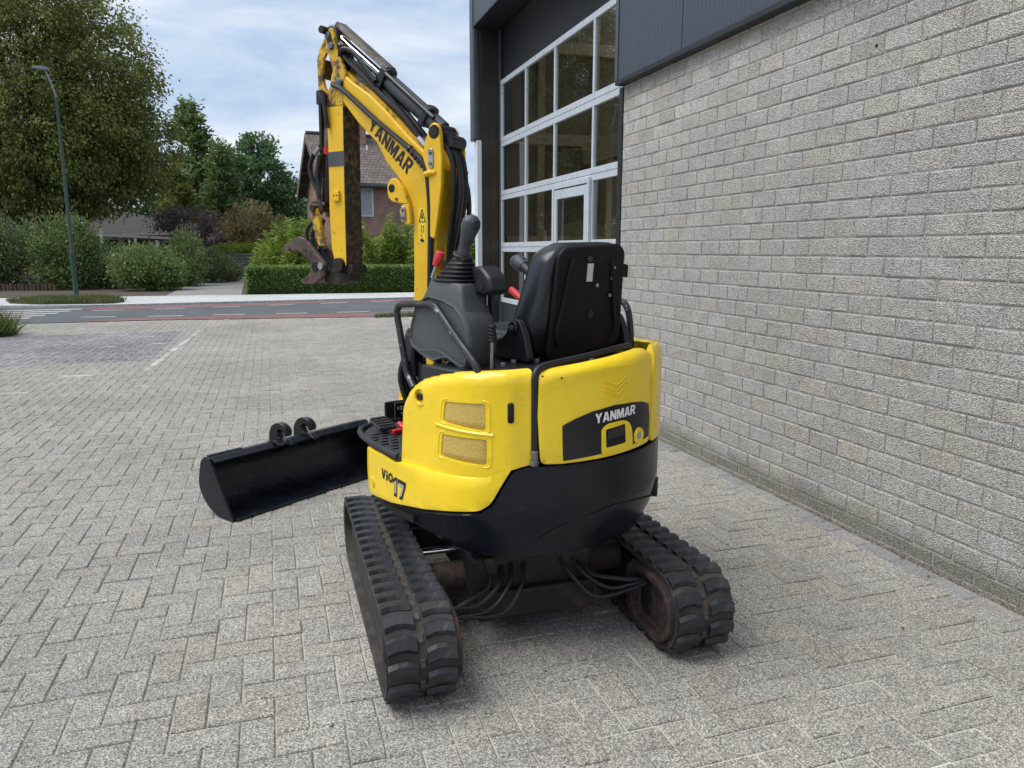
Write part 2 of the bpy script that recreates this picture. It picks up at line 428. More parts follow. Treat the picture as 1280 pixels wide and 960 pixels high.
leaf_mat('grass_blade', [(0.0, (0.065, 0.095, 0.022)), (0.6, (0.11, 0.145, 0.04)), (1.0, (0.22, 0.20, 0.09))])

def glass_mat():
    t = NT('door_glass')
    gl = t.node("ShaderNodeBsdfGlossy", Roughness=0.015)
    gl.inputs["Color"].default_value = (0.95, 0.97, 0.97, 1)
    tr = t.node("ShaderNodeBsdfTransparent")
    tr.inputs["Color"].default_value = (0.80, 0.79, 0.75, 1)
    fr = t.node("ShaderNodeFresnel", IOR=2.3)
    ms = t.node("ShaderNodeMixShader")
    bf = t.node("ShaderNodeNewGeometry").outputs["Backfacing"]
    fk = t.math('MULTIPLY', fr.outputs[0], t.math('SUBTRACT', 1.0, bf))
    t.l.new(fk, ms.inputs[0]); t.l.new(tr.outputs[0], ms.inputs[1]); t.l.new(gl.outputs[0], ms.inputs[2])
    t.l.new(ms.outputs[0], t.out.inputs["Surface"])
    M['door_glass'] = t.m
glass_mat()

# ------------------------------------------------------------------ mesh helpers
def finish(ob, name, mat, parent=None, bevel=0.0, seg=2, smooth=35, solid=0.0):
    me = ob.data
    if mat is not None:
        me.materials.append(M[mat] if isinstance(mat, str) else mat)
    COL.objects.link(ob)
    if parent is not None:
        ob.parent = parent
    if solid:
        m = ob.modifiers.new("solid", 'SOLIDIFY'); m.thickness = solid; m.offset = -1
        m.use_even_offset = True
    if bevel:
        m = ob.modifiers.new("bevel", 'BEVEL'); m.width = bevel; m.segments = seg
        m.limit_method = 'ANGLE'; m.angle_limit = R_(38); m.harden_normals = False
    if smooth:
        me.shade_smooth()
        try:
            me.set_sharp_from_angle(angle=R_(smooth))
        except Exception:
            pass
    return ob

class MB:
    def __init__(s):
        s.v, s.f = [], []
    def add(s, vs, fs):
        o = len(s.v)
        s.v += [tuple(v) for v in vs]
        s.f += [tuple(i + o for i in f) for f in fs]
        return s
    def box(s, lo, hi, fr=None):
        x0, y0, z0 = lo; x1, y1, z1 = hi
        vs = [(x0, y0, z0), (x1, y0, z0), (x1, y1, z0), (x0, y1, z0), (x0, y0, z1), (x1, y0, z1), (x1, y1, z1), (x0, y1, z1)]
        if fr: vs = [fr(*v) for v in vs]
        return s.add(vs, [(0, 3, 2, 1), (4, 5, 6, 7), (0, 1, 5, 4), (1, 2, 6, 5), (2, 3, 7, 6), (3, 0, 4, 7)])
    def prism(s, poly, a, b, fr):
        """poly of (p, q); extruded from a to b; fr(p, t, q) -> xyz"""
        n = len(poly)
        vs = [fr(p, a, q) for p, q in poly] + [fr(p, b, q) for p, q in poly]
        fs = [tuple(range(n)), tuple(range(2 * n - 1, n - 1, -1))]
        fs += [(i, i + n, (i + 1) % n + n, (i + 1) % n) for i in range(n)]
        return s.add(vs, fs)
    def loft(s, rings, cap=True):
        n = len(rings[0]); vs = [p for r in rings for p in r]; fs = []
        for k in range(len(rings) - 1):
            for i in range(n):
                j = (i + 1) % n
                fs.append((k * n + i, k * n + j, (k + 1) * n + j, (k + 1) * n + i))
        if cap:
            fs.append(tuple(range(n - 1, -1, -1))); fs.append(tuple(range((len(rings) - 1) * n, len(rings) * n)))
        return s.add(vs, fs)
    def tube(s, pts, r, n=8, smooth=4, cap=True):
        P = [Vector(p) for p in pts]
        if smooth and len(P) > 2:
            Q = []
            for i in range(len(P) - 1):
                p0 = P[max(i - 1, 0)]; p1 = P[i]; p2 = P[i + 1]; p3 = P[min(i + 2, len(P) - 1)]
                for k in range(smooth):
                    t = k / smooth
                    Q.append(0.5 * ((2 * p1) + (p2 - p0) * t + (2 * p0 - 5 * p1 + 4 * p2 - p3) * t * t + (3 * p1 - p0 - 3 * p2 + p3) * t ** 3))
            Q.append(P[-1]); P = Q
        rings = []; up = None
        for i, p in enumerate(P):
            d = (P[min(i + 1, len(P) - 1)] - P[max(i - 1, 0)]).normalized()
            if up is None:
                up = d.orthogonal().normalized()
            else:
                up = (up - d * up.dot(d)).normalized()
            sd = d.cross(up)
            rad = r[min(i, len(r) - 1)] if isinstance(r, (list, tuple)) else r
            if isinstance(r, (list, tuple)):
                f = i / max(len(P) - 1, 1) * (len(r) - 1); a = int(min(f, len(r) - 2)); rad = r[a] + (r[a + 1] - r[a]) * (f - a)
            rings.append([tuple(p + (up * math.cos(2 * math.pi * k / n) + sd * math.sin(2 * math.pi * k / n)) * rad) for k in range(n)])
        return s.loft(rings, cap)
    def cyl(s, a, b, r, n=16):
        return s.tube([a, b], r, n, 0)
    def mesh(s, name):
        me = bpy.data.meshes.new(name)
        me.from_pydata(s.v, [], s.f)
        bm = bmesh.new(); bm.from_mesh(me)
        bmesh.ops.recalc_face_normals(bm, faces=bm.faces)
        bm.to_mesh(me); bm.free()
        return me
    def build(s, name, mat, parent=None, **kw):
        return finish(bpy.data.objects.new(name, s.mesh(name)), name, mat, parent, **kw)

def tag(o, label=None, cat=None, group=None, kind=None):
    if label: o['label'] = label
    if cat: o['category'] = cat
    if group: o['group'] = group
    if kind: o['kind'] = kind
    return o
def empty(name, loc, rz=0.0, **kw):
    o = bpy.data.objects.new(name, None)
    COL.objects.link(o); o.location = loc; o.rotation_euler = (0, 0, rz)
    o.empty_display_size = 0.2
    return tag(o, **kw)

def round_poly(poly, r, n=4):
    out = []; N = len(poly)
    for i in range(N):
        p0, p1, p2 = Vector(poly[i - 1][:2]), Vector(poly[i][:2]), Vector(poly[(i + 1) % N][:2])
        rr = r[i] if isinstance(r, (list, tuple)) else r
        a, b = p0 - p1, p2 - p1
        if rr <= 0 or a.length < 1e-6 or b.length < 1e-6:
            out.append(tuple(p1)); continue
        k = min(rr, a.length * 0.45, b.length * 0.45)
        A, B = p1 + a.normalized() * k, p1 + b.normalized() * k
        for j in range(n + 1):
            t = j / n
            out.append(tuple(A * (1 - t) ** 2 + p1 * 2 * t * (1 - t) + B * t * t))
    return out

FH = Vector((math.sin(PSI), math.cos(PSI), 0)); RH = Vector((math.cos(PSI), -math.sin(PSI), 0))
def spot(right, ahead, z=0.0):
    """metres to the right of and ahead of the photographer's spot"""
    p = RH * right + FH * ahead
    return (p.x, p.y, z)

# ================================================================== GROUND
def sheet(name, pts, z, mat, kind='structure', parent=None, thick=None):
    mb = MB()
    if thick:
        mb.prism(pts, z - thick, z, lambda p, t, q: (p, q, t))
    else:
        mb.add([(x, y, z) for x, y in pts], [tuple(range(len(pts)))])
    o = mb.build(name, mat, parent, smooth=0)
    if parent is None:
        tag(o, kind=kind)
    return o

ground = sheet('ground', [(-400, -60), (400, -60), (400, 700), (-400, 700)], -0.06, 'soil')
yard = sheet('yard', [(-14, -3), (2.93, -3), (2.93, 10.6), (9, 10.6), (9, 16.95), (5.5, 17.0), (3, 17.15), (0.2, 17.55), (-2.35, 17.9), (-4.8, 17.9), (-6, 17.2), (-14, 15.8)], -0.0068, 'joint_sand')

# ---- pavers: 90 degree herringbone of 210 x 105 mm blocks
U = 0.1065
OX, OY = 1.643, 1.717
GAP = 0.0050
def in_view(x, y, m=0.6):
    r = x * RH.x + y * RH.y; a = x * FH.x + y * FH.y
    return a > 1.25 and abs(r) < 0.70 * a + m
def dark_patch(x, y):
    return x < -1.62 and y > 11.25 and y < 15.3 - 0.0 * x and x > -9
def yard_end(x):
    return np.interp(x, [-14, -6, -4.8, -2.35, 0.2, 3, 5.5, 9], [15.8, 17.2, 17.9, 17.9, 17.55, 17.15, 17.0, 16.95]) - 0.12
def paver_mesh(name, lx, ly):
    c = 0.0045; g = GAP / 2; h = 0.0
    mb = MB()
    o = [(g, g), (lx - g, g), (lx - g, ly - g), (g, ly - g)]
    i_ = [(g + c, g + c), (lx - g - c, g + c), (lx - g - c, ly - g - c), (g + c, ly - g - c)]
    vs = [(x, y, -0.05) for x, y in o] + [(x, y, h - 0.004) for x, y in o] + [(x, y, h) for x, y in i_]
    fs = [(8, 9, 10, 11)]
    for k in range(4):
        j = (k + 1) % 4
        fs += [(4 + k, 4 + j, 8 + j, 8 + k), (k, j, 4 + j, 4 + k)]
    mb.add(vs, fs)
    return mb
cells = []
for a in range(-125, 12):
    for b in range(-10, 160):
        m = (a - b) % 4
        if m not in (0, 3): continue
        lx, ly = (2 * U, U) if m == 0 else (U, 2 * U)
        x, y = OX + a * U, OY + b * U
        cx, cy = x + lx / 2, y + ly / 2
        if cy < 10.7:
            if x > 2.775: continue
            lx = min(lx, 2.808 - x)
        if cy > yard_end(cx): continue
        if not in_view(cx, cy, 2.2 if cx < 0.5 else 0.6): continue
        if -1.66 < cx < -1.44 and 9.5 < cy < 15.4 and False: continue
        cells.append((cx * FH.x + cy * FH.y, x, y, lx, ly, dark_patch(cx, cy)))
cells.sort(key=lambda c: c[0])
strict = [c for c in cells if in_view(c[1] + c[3] / 2, c[2] + c[4] / 2, 0.05) and not c[5]]
near_set = set((c[1], c[2]) for c in strict[:300])
pm = {}
for key, (lx, ly) in {'h': (2 * U, U), 'v': (U, 2 * U)}.items():
    me = paver_mesh('paver', lx, ly).mesh('paver'); me.materials.append(M['paver_concrete']); pm[(round(lx, 4), round(ly, 4))] = me
def join_pavers(name, lst, mat, parent):
    V, F = [], []
    mb = MB()
    for (_, x, y, lx, ly, _d) in lst:
        p = paver_mesh('p', lx, ly)
        dz = random.uniform(-0.0028, 0.0022); tx = random.uniform(-0.010, 0.010); ty = random.uniform(-0.010, 0.010)
        mb.add([(vx + x, vy + y, vz + dz + (vx - lx / 2) * tx + (vy - ly / 2) * ty) for vx, vy, vz in p.v], p.f)
    me = bpy.data.meshes.new(name); me.from_pydata(mb.v, [], mb.f)
    o = bpy.data.objects.new(name, me)
    finish(o, name, mat, parent, smooth=0)
    tag(o, kind='stuff')
    return o
rest, dark = [], []
for c in cells:
    if (c[1], c[2]) in near_set:
        kk = (round(c[3], 4), round(c[4], 4))
        if kk not in pm:
            me = paver_mesh('paver', c[3], c[4]).mesh('paver'); me.materials.append(M['paver_concrete']); pm[kk] = me
        o = bpy.data.objects.new('paver', pm[kk])
        COL.objects.link(o); o.parent = yard
        o.location = (c[1] + random.uniform(-.0012, .0012), c[2] + random.uniform(-.0012, .0012), random.uniform(-0.0028, 0.0022))
        o.rotation_euler = (random.uniform(-.011, .011), random.uniform(-.011, .011), random.uniform(-.006, .006))
    elif c[5]: dark.append(c)
    else: rest.append(c)
join_pavers('paver', rest, 'paver_concrete', yard)
join_pavers('dark_paver', dark, 'paver_dark', yard)
# stretcher row along the foot of the wall and the pale marker row beside the dark bay
edge = [(0, 2.80 + 0.01, 0.6 + k * 0.213, U, 2 * U, False) for k in range(46)]
join_pavers('edge_paver', edge, 'paver_smooth', yard)
for k in range(26):
    yy = 9.9 + k * 0.213
    if k in (1,): continue
    me = paver_mesh('marker_paver', 0.75 * U, 2 * U - 0.0).mesh('marker_paver'); me.materials.append(M['paver_white' if (k * 7) % 10 > 1 else 'paver_concrete'])
    o = bpy.data.objects.new('marker_paver', me); COL.objects.link(o); o.parent = yard; o.location = (-1.62 + 0.010 * k, yy, 0.003)
for (x, y) in ((-2.85, 9.05), (-3.7, 8.3), (-2.45, 10.1), (-2.7, 13.1), (-1.9, 13.3), (-2.3, 14.4)):
    me = paver_mesh('pale_paver', 3 * U, 0.6 * U).mesh('pale_paver'); me.materials.append(M['paver_white'])
    o = bpy.data.objects.new('pale_paver', me); COL.objects.link(o); o.parent = yard; o.location = (x, y, 0.004)

# ---- street (the flat strips follow the measured kerb lines)
road_pts = [(-40, 12.5), (-14, 16.3), (-6, 17.35), (-4.8, 18.0), (-2.35, 18.0), (0.2, 17.63), (3, 17.25), (9, 17.0), (40, 16.2), (40, 26.5), (6, 23.6), (3.8, 23.4), (1.4, 23.2), (-0.9, 23.0), (-3.8, 22.7), (-5.3, 22.75), (-7, 23.2), (-14, 23.4), (-40, 22)]
road = sheet('road', road_pts, -0.005, 'asphalt')
red_near = sheet('cycle_lane', [(-4.2, 18.02), (-2.35, 18.02), (0.2, 17.65), (3, 17.27), (9, 17.02), (40, 16.22), (40, 17.6), (9, 18.2), (3, 18.4), (-0.7, 18.7), (-1.9, 18.75), (-3.2, 18.62)], -0.001, 'asphalt_red')
red_far = sheet('cycle_lane', [(-4.65, 21.6), (-2.8, 21.6), (-0.83, 21.95), (3.7, 22.7), (9, 23.3), (40, 25.9), (40, 26.4), (6, 23.58), (3.8, 23.35), (1.4, 23.15), (-0.9, 22.95), (-3.8, 22.65), (-4.6, 22.5)], -0.001, 'asphalt_red')
for a, b in (((-4.17, 19.25), (-3.42, 19.12)), ((-2.74, 19.01), (-1.99, 18.95)), ((-1.34, 18.98), (-.61, 18.91)), ((0.08, 18.88), (.81, 18.87)), ((1.52, 18.86), (2.29, 18.82)), ((3.0, 18.8), (3.75, 18.75)),
             ((-4.33, 21.2), (-3.61, 21.25)), ((-2.91, 21.3), (-2.18, 21.38)), ((-1.53, 21.55), (-.81, 21.68)), ((-.1, 21.85), (.61, 22.0)), ((1.33, 22.2), (2.11, 22.38)), ((2.8, 22.5), (3.5, 22.62)), ((4.3, 22.8), (5.0, 22.9))):
    dx, dy = b[0] - a[0], b[1] - a[1]; L = math.hypot(dx, dy); nx, ny = -dy / L * 0.075, dx / L * 0.075
    o = sheet('lane_dash', [(a[0] + nx, a[1] + ny), (a[0] - nx, a[1] - ny), (b[0] - nx, b[1] - ny), (b[0] + nx, b[1] + ny)], 0.003, 'line_paint')
    o.parent = road
    del o['kind']
# zebra bars at the left end of the road
for k in range(6):
    y0 = 18.5 + k * 0.66
    o = sheet('zebra_bar', [(-9.5, y0 - 0.35), (-5.3 + 0.12 * k, y0), (-5.3 + 0.12 * k, y0 + 0.3), (-9.5, y0 - 0.05)], 0.003, 'line_paint'); o.parent = road; del o['kind']
footpath = sheet('footpath', [(-40, 22.1), (-14, 23.5), (-7, 23.3), (-5.3, 22.85), (-3.8, 22.8), (-0.9, 23.1), (1.4, 23.3), (3.8, 23.5), (6, 23.7), (40, 26.6), (40, 29.5), (4.8, 26.2), (-.9, 26.5), (-3.6, 26.7), (-7, 26.9), (-14, 27), (-40, 26)], 0.05, 'footpath_pale', thick=0.1)
drive = sheet('driveway', [(-3.3, 26.6), (-0.95, 26.5), (-1.3, 44), (-2.4, 60), (-4.2, 60), (-3.5, 40)], 0.03, 'driveway')
lawn = sheet('garden_ground', [(-60, 26.6), (60, 26.6), (60, 120), (-60, 120)], 0.012, 'soil')
# grass island on the far pavement (kerb + turf)
isl = [(-7.1, 24.2), (-6.5, 25.6), (-4.9, 25.6), (-3.95, 23.9), (-4.2, 23.1), (-6.1, 23.3)]
island = sheet('verge', round_poly(isl, 0.4), 0.09, 'soil', thick=0.12)

def blades(name, pts, h, w, mat, spread=0.5, kind=None, parent=None):
    """upright thin triangles at the given foot points"""
    n = len(pts)
    P = np.asarray(pts, float)
    a = rng.uniform(0, 2 * np.pi, n); lean = rng.normal(0, spread, (n, 2)) * h
    hh = h * rng.uniform(0.5, 1.3, n)
    d = np.stack([np.cos(a), np.sin(a), np.zeros(n)], 1) * w
    tip = P + np.stack([lean[:, 0], lean[:, 1], hh], 1)
    V = np.empty((n * 3, 3)); V[0::3] = P - d; V[1::3] = P + d; V[2::3] = tip
    F = np.arange(n * 3).reshape(n, 3)
    me = bpy.data.meshes.new(name); me.from_pydata(V.tolist(), [], F.tolist())
    o = finish(bpy.data.objects.new(name, me), name, mat, parent, smooth=0)
    return o
def inside(poly, x, y):
    c = False; n = len(poly)
    for i in range(n):
        x0, y0 = poly[i]; x1, y1 = poly[i - 1]
        if (y0 > y) != (y1 > y) and x < (x1 - x0) * (y - y0) / (y1 - y0) + x0: c = not c
    return c
def scatter(poly, n, z=0.0):
    xs = [p[0] for p in poly]; ys = [p[1] for p in poly]; out = []
    while len(out) < n:
        x, y = random.uniform(min(xs), max(xs)), random.uniform(min(ys), max(ys))
        if inside(poly, x, y): out.append((x, y, z))
    return out
o = blades('grass', scatter(isl, 5000, 0.09), 0.13, 0.012, 'grass_blade')
tag(o, 'low tufty grass on the kerbed island round the lamp post', 'grass', kind='stuff')
wp = [(-6.5, 14.2), (-4.85, 14.9), (-4.35, 15.45), (-4.7, 15.9), (-5.6, 17.2), (-6.8, 17.3)]
o = blades('weeds', scatter(wp, 5200, 0.0), 0.42, 0.014, 'grass_blade', 0.6)
tag(o, 'tall green weeds growing at the left edge of the yard', 'weeds', kind='stuff')
o = blades('grass', scatter([(2.2, 17.05), (3.4, 16.95), (5.5, 17.0), (5.4, 17.35), (3.2, 17.55), (2.3, 17.35)], 1800, 0.0), 0.09, 0.012, 'grass_blade')
tag(o, 'thin strip of grass beside the cycle lane, behind the yellow boom', 'grass', kind='stuff')

# ---- loose grit and dead leaves in the yard
mb = MB()
for k in range(120):
    x = random.uniform(-4, 2.9); y = random.uniform(1.5, 9)
    if random.random() < 0.6: x = 2.93 - abs(random.gauss(0, 0.06)) - 0.02
    s = random.uniform(0.004, 0.013); a = random.uniform(0, 6.28)
    mb.add([(x + s * math.cos(a), y + s * math.sin(a), 0.003), (x - s * .5 * math.sin(a), y + s * .5 * math.cos(a), 0.007), (x - s * math.cos(a), y - s * math.sin(a), 0.004), (x + s * .5 * math.sin(a), y - s * .5 * math.cos(a), 0.002)], [(0, 1, 2, 3)])
o = mb.build('litter', 'dead_leaf', smooth=0)
tag(o, 'scattered brown leaf scraps along the foot of the block wall', 'leaf litter', kind='stuff')

# ================================================================== WORKSHOP
WX = 2.93
bld = empty('workshop_building', (WX, 6.0, 0), label='grey block workshop with dark steel cladding and a glazed sectional door', cat='building')
def BW(x, y, z): return (x - WX, y - 6.0, z)
wall = MB().box((WX + 0.004, -3.0, -0.05), (WX + 0.30, 6.05, 2.875), BW).build('block_wall', 'wall_mortar', bld, smooth=0)
BL, BH = 0.2245, 0.0985
blocks = []
for c in range(-1, 29):
    z0 = 0.088 + (c - 1) * BH + 0.0
    z0 = 0.088 + c * BH
    z1 = z0 + BH
    if c == -1: z0 = 0.012
    off = 2.935 if c % 2 == 0 else 2.816
    k0 = int(math.floor((6.05 - off) / BL))
    for k in range(-22, k0 + 1):
        y0 = off + k * BL; y1 = min(y0 + BL, 6.05)
        if y0 < 0.7 or y1 - y0 < 0.03: continue
        blocks.append((y0, y1, z0, min(z1, 2.874)))
def block_mesh(L, Hh, seed):
    rr = random.Random(seed)
    g = 0.0042; c = 0.004; mb = MB(); prot = 0.0016
    ny, nz = max(2, int(L / 0.056)), 3
    ys = [g + (L - 2 * g) * i / ny for i in range(ny + 1)]; zs = [g + (Hh - 2 * g) * j / nz for j in range(nz + 1)]
    V = []; F = []
    for j, z in enumerate(zs):
        for i, y in enumerate(ys):
            e = (i in (0, ny)) or (j in (0, nz))
            V.append((0.001 if e else -prot + rr.uniform(-0.002, 0.002), y + (rr.uniform(-.0012, .0012)), z + rr.uniform(-.0012, .0012)))
    for j in range(nz):
        for i in range(ny):
            a = j * (ny + 1) + i
            F.append((a, a + ny + 1, a + ny + 2, a + 1))
    # pull the inner ring out to the edges so each face is nearly flat with an arris
    for j in range(1, nz):
        for i in range(1, ny):
            pass
    W = []
    for j, z in enumerate(zs):
        for i, y in enumerate(ys):
            x, yy, zz = V[j * (ny + 1) + i]
            if i == 1: yy = g + 0.007 + rr.uniform(-.002, .002)
            if i == ny - 1: yy = L - g - 0.007 + rr.uniform(-.002, .002)
            if j == 1: zz = g + 0.006 + rr.uniform(-.0015, .0015)
            if j == nz - 1: zz = Hh - g - 0.006 + rr.uniform(-.0015, .0015)
            W.append((x, yy, zz))
    mb.add(W, F)
    # returns into the joint
    n = len(mb.v)
    mb.add([(0.012, g, g), (0.012, L - g, g), (0.012, L - g, Hh - g), (0.012, g, Hh - g)], [])
    bot = [i for i in range(ny + 1)]; top = [nz * (ny + 1) + i for i in range(ny + 1)]
    mb.f.append(tuple(bot) + (n + 1, n)); mb.f.append(tuple(reversed(top)) + (n + 3, n + 2))
    lf = [j * (ny + 1) for j in range(nz + 1)]; rt = [j * (ny + 1) + ny for j in range(nz + 1)]
    mb.f.append(tuple(reversed(lf)) + (n, n + 3)); mb.f.append(tuple(rt) + (n + 2, n + 1))
    return mb
def cam_size(b):
    y = (b[0] + b[1]) / 2; z = (b[2] + b[3]) / 2
    d = Vector((WX, y, z - CAM_H)); cd = WX * FH.x + y * FH.y
    r = WX * RH.x + y * RH.y
    if abs(r) > 0.70 * cd: return 0
    if abs(z - CAM_H) > 0.8 * cd: return 0
    return WX / d.length ** 3
blocks.sort(key=cam_size, reverse=True)
variants = []
for s in range(10):
    me = block_mesh(BL, BH, s).mesh('block'); me.materials.append(M['wall_block']); variants.append(me)
joined = MB(); cnt = 0
for i, b in enumerate(blocks):
    full = abs(b[1] - b[0] - BL) < 1e-4 and abs(b[3] - b[2] - BH) < 1e-4
    if cnt < 300 and cam_size(b) > 0:
        me = random.choice(variants) if full else None
        if me is None:
            me = block_mesh(b[1] - b[0], b[3] - b[2], i).mesh('block'); me.materials.append(M['wall_block'])
        o = bpy.data.objects.new('block', me); COL.objects.link(o); o.parent = wall
        o.location = BW(WX + random.uniform(-.0022, .0015), b[0], b[2] + random.uniform(-.0008, .0008)); cnt += 1
    else:
        p = block_mesh(b[1] - b[0], b[3] - b[2], i); dx = random.uniform(-.002, .0015)
        joined.add([BW(WX + x + dx, y + b[0], z + b[2]) for x, y, z in p.v], p.f)
me = bpy.data.meshes.new('block'); me.from_pydata(joined.v, [], joined.f)
o = finish(bpy.data.objects.new('block', me), 'block', 'wall_block', wall, smooth=0); tag(o, kind='stuff')
MB().box((WX - 0.012, -3.0, -0.05), (WX + 0.003, 6.05, 0.022), BW).build('plinth', 'plinth_concrete', bld, smooth=0, bevel=0.004)
# drain hole plug in the wall
MB().cyl(BW(WX - 0.004, 3.21, 2.50), BW(WX + 0.02, 3.21, 2.50), 0.009, 10).build('wall_hole', 'hole_dark', bld)
# cladding above the wall: separate panels
CX = WX - 0.07
for y0, y1 in ((-3.0, 0.9), (0.9, 2.95), (2.95, 5.0), (5.0, 6.03)):
    MB().box((CX, y0 + 0.004, 2.90), (WX + 0.30, y1 - 0.004, 6.4), BW).build('cladding_panel', 'cladding_steel', bld, smooth=0, bevel=0.004)
MB().box((CX - 0.012, -3.0, 2.862), (WX + 0.30, 6.06, 2.896), BW).build('base_flashing', 'dark_trim', bld, smooth=0, bevel=0.003)
MB().box((CX - 0.006, 6.034, 2.90), (WX + 0.34, 6.085, 6.4), BW).build('corner_trim', 'grey_trim', bld, smooth=0, bevel=0.004)
MB().box((WX - 0.012, 6.052, -0.03), (3.30, 6.12, 2.860), BW).build('door_jamb', 'dark_trim', bld, smooth=0, bevel=0.004)
# over the door and the left pier
for y0, y1 in ((6.09, 8.4), (8.4, 10.70)):
    MB().box((CX, y0, 4.56), (WX + 0.05, y1 - 0.006, 6.4), BW).build('cladding_panel', 'cladding_steel', bld, smooth=0, bevel=0.004)
MB().box((CX - 0.012, 6.09, 4.53), (3.30, 10.70, 4.557), BW).build('soffit', 'dark_trim', bld, smooth=0, bevel=0.003)
MB().box((CX - 0.01, 10.703, 3.04), (WX + 0.5, 10.87, 6.4), BW).build('corner_cladding', 'grey_trim', bld, smooth=0, bevel=0.004)
MB().box((CX - 0.004, 10.66, 3.06), (CX + 0.05, 10.70, 4.528), BW).build('corner_trim', 'grey_trim', bld, smooth=0, bevel=0.003)
MB().box((WX - 0.04, 10.66, -0.03), (WX + 0.03, 10.80, 3.037), BW).build('corner_post', 'white_metal', bld, smooth=0, bevel=0.006)
MB().box((WX + 0.034, 10.665, -0.03), (WX + 0.15, 10.80, 4.528), BW).build('jamb_panel', 'jamb_brown', bld, smooth=0, bevel=0.003)
MB().box((WX + 0.153, 10.665, -0.03), (WX + 0.28, 10.80, 4.528), BW).build('jamb_panel', 'jamb_brown', bld, smooth=0, bevel=0.003)
MB().box((WX + 0.284, 10.60, -0.03), (WX + 0.31, 10.80, 4.528), BW).build('door_track', 'grey_trim', bld, smooth=0, bevel=0.003)
# rear body of the hall; roof left mostly open so sky light brightens the inside
MB().box((WX + 4.0, -3, -0.05), (WX + 9, 10.85, 6.39), BW).build('hall_body', 'interior_wall', bld, smooth=0)
MB().box((WX + 0.06, 10.81, -0.05), (WX + 4.0, 10.85, 6.38), BW).build('end_wall', 'cladding_steel', bld, smooth=0)
MB().box((WX + 0.42, 10.770, 0.0), (WX + 4.0, 10.805, 5.19), BW).build('end_lining', 'interior_lining', bld, smooth=0)
for z in (1.55, 3.02, 4.3):
    MB().box((WX + 0.42, 10.70, z), (WX + 3.99, 10.768, z + 0.16), BW).build('lining_rail', 'interior_beige', bld, smooth=0)
for x in (0.9, 1.75, 2.6):
    MB().box((WX + x, 10.705, 0.01), (WX + x + 0.10, 10.765, 5.18), BW).build('lining_stud', 'interior_beige', bld, smooth=0)
MB().box((WX + 0.52, 6.13, 5.2), (WX + 1.2, 10.80, 5.3), BW).build('hall_ceiling', 'interior_wall', bld, smooth=0)  # only a strip of ceiling, cut back to let daylight into the hall
MB().box((WX + 0.45, 6.13, -0.04), (WX + 4.0, 10.80, 0.0), BW).build('hall_floor', 'driveway', bld, smooth=0)
MB().box((WX + 0.45, 6.06, 0.0), (WX + 4.0, 6.125, 5.2), BW).build('partition_wall', 'interior_wall', bld, smooth=0)
MB().box((WX + 1.6, 6.4, 2.75), (WX + 1.85, 10.7, 3.05), BW).build('inner_beam', 'interior_beige', bld, smooth=0)
for y in (8.2, 9.7):
    MB().box((WX + 1.62, y, 0), (WX + 1.82, y + 0.18, 2.74), BW).build('inner_post', 'interior_beige', bld, smooth=0)
MB().box((WX + 2.9, 6.3, 0.01), (WX + 3.6, 8.9, 1.1), BW).build('workbench', 'interior_dark', bld, smooth=0)
MB().box((WX + 3.95, 9.0, 2.9), (WX + 3.99, 10.6, 4.2), BW).build('inner_panel', 'interior_beige', bld, smooth=0)

# sectional door with glazed fields
DX = 3.224
def BD(x, y, z): return (x - WX, y - 6.0, z)
ycols = [10.60, 9.52, 8.48, 7.37, 6.13]
zrows = [0.80, 1.545, 2.275, 3.01, 3.80]
door = MB().box((DX + 0.01, 6.13, 0.0), (DX + 0.05, 10.60, 0.755), BD).build('sectional_door', 'door_infill', bld, smooth=0)
MB().box((DX + 0.03, 6.13, 3.84), (DX + 0.07, 10.66, 4.53), BD).build('top_panel', 'perforated_dark', door, smooth=0)
for i, z in enumerate(zrows):
    if i == 0:
        MB().box((DX, 6.13, z - 0.045), (DX + 0.045, 10.60, z + 0.02), BD).build('rail', 'alu_profile', door, smooth=0, bevel=0.003)
    elif i == len(zrows) - 1:
        MB().box((DX, 6.13, z - 0.02), (DX + 0.045, 10.60, z + 0.045), BD).build('rail', 'alu_profile', door, smooth=0, bevel=0.003)
    else:
        MB().box((DX, 6.13, z + 0.003), (DX + 0.045, 10.60, z + 0.065), BD).build('rail', 'alu_profile', door, smooth=0, bevel=0.003)
        MB().box((DX, 6.13, z - 0.065), (DX + 0.045, 10.60, z - 0.003), BD).build('rail', 'alu_profile', door, smooth=0, bevel=0.003)
for r in range(4):
    za, zb = zrows[r] + (0.02 if r == 0 else 0.065), zrows[r + 1] - (0.02 if r == 3 else 0.065)
    for k, y in enumerate(ycols):
        w = 0.035 if k in (0, 4) else 0.022
        yy = y - (w if k == 0 else 0 if k == 4 else w / 1.0) + (0.0)
        MB().box((DX + 0.002, yy, za), (DX + 0.043, yy + w * (1 if k in (0, 4) else 2), zb), BD).build('mullion', 'alu_profile', door, smooth=0, bevel=0.002)
    for k in range(4):
        MB().box((DX + 0.02, ycols[k + 1] + 0.012, za - 0.008), (DX + 0.028, ycols[k] - 0.012, zb + 0.008), BD).build('pane', 'door_glass', door, smooth=0).data.transform(Matrix.Translation(BD(DX, (ycols[k] + ycols[k + 1]) / 2, (za + zb) / 2)) @ Matrix.Rotation(random.uniform(-.006, .006), 4, 'Z') @ Matrix.Rotation(random.uniform(-.005, .005), 4, 'Y') @ Matrix.Translation(-Vector(BD(DX, (ycols[k] + ycols[k + 1]) / 2, (za + zb) / 2))))
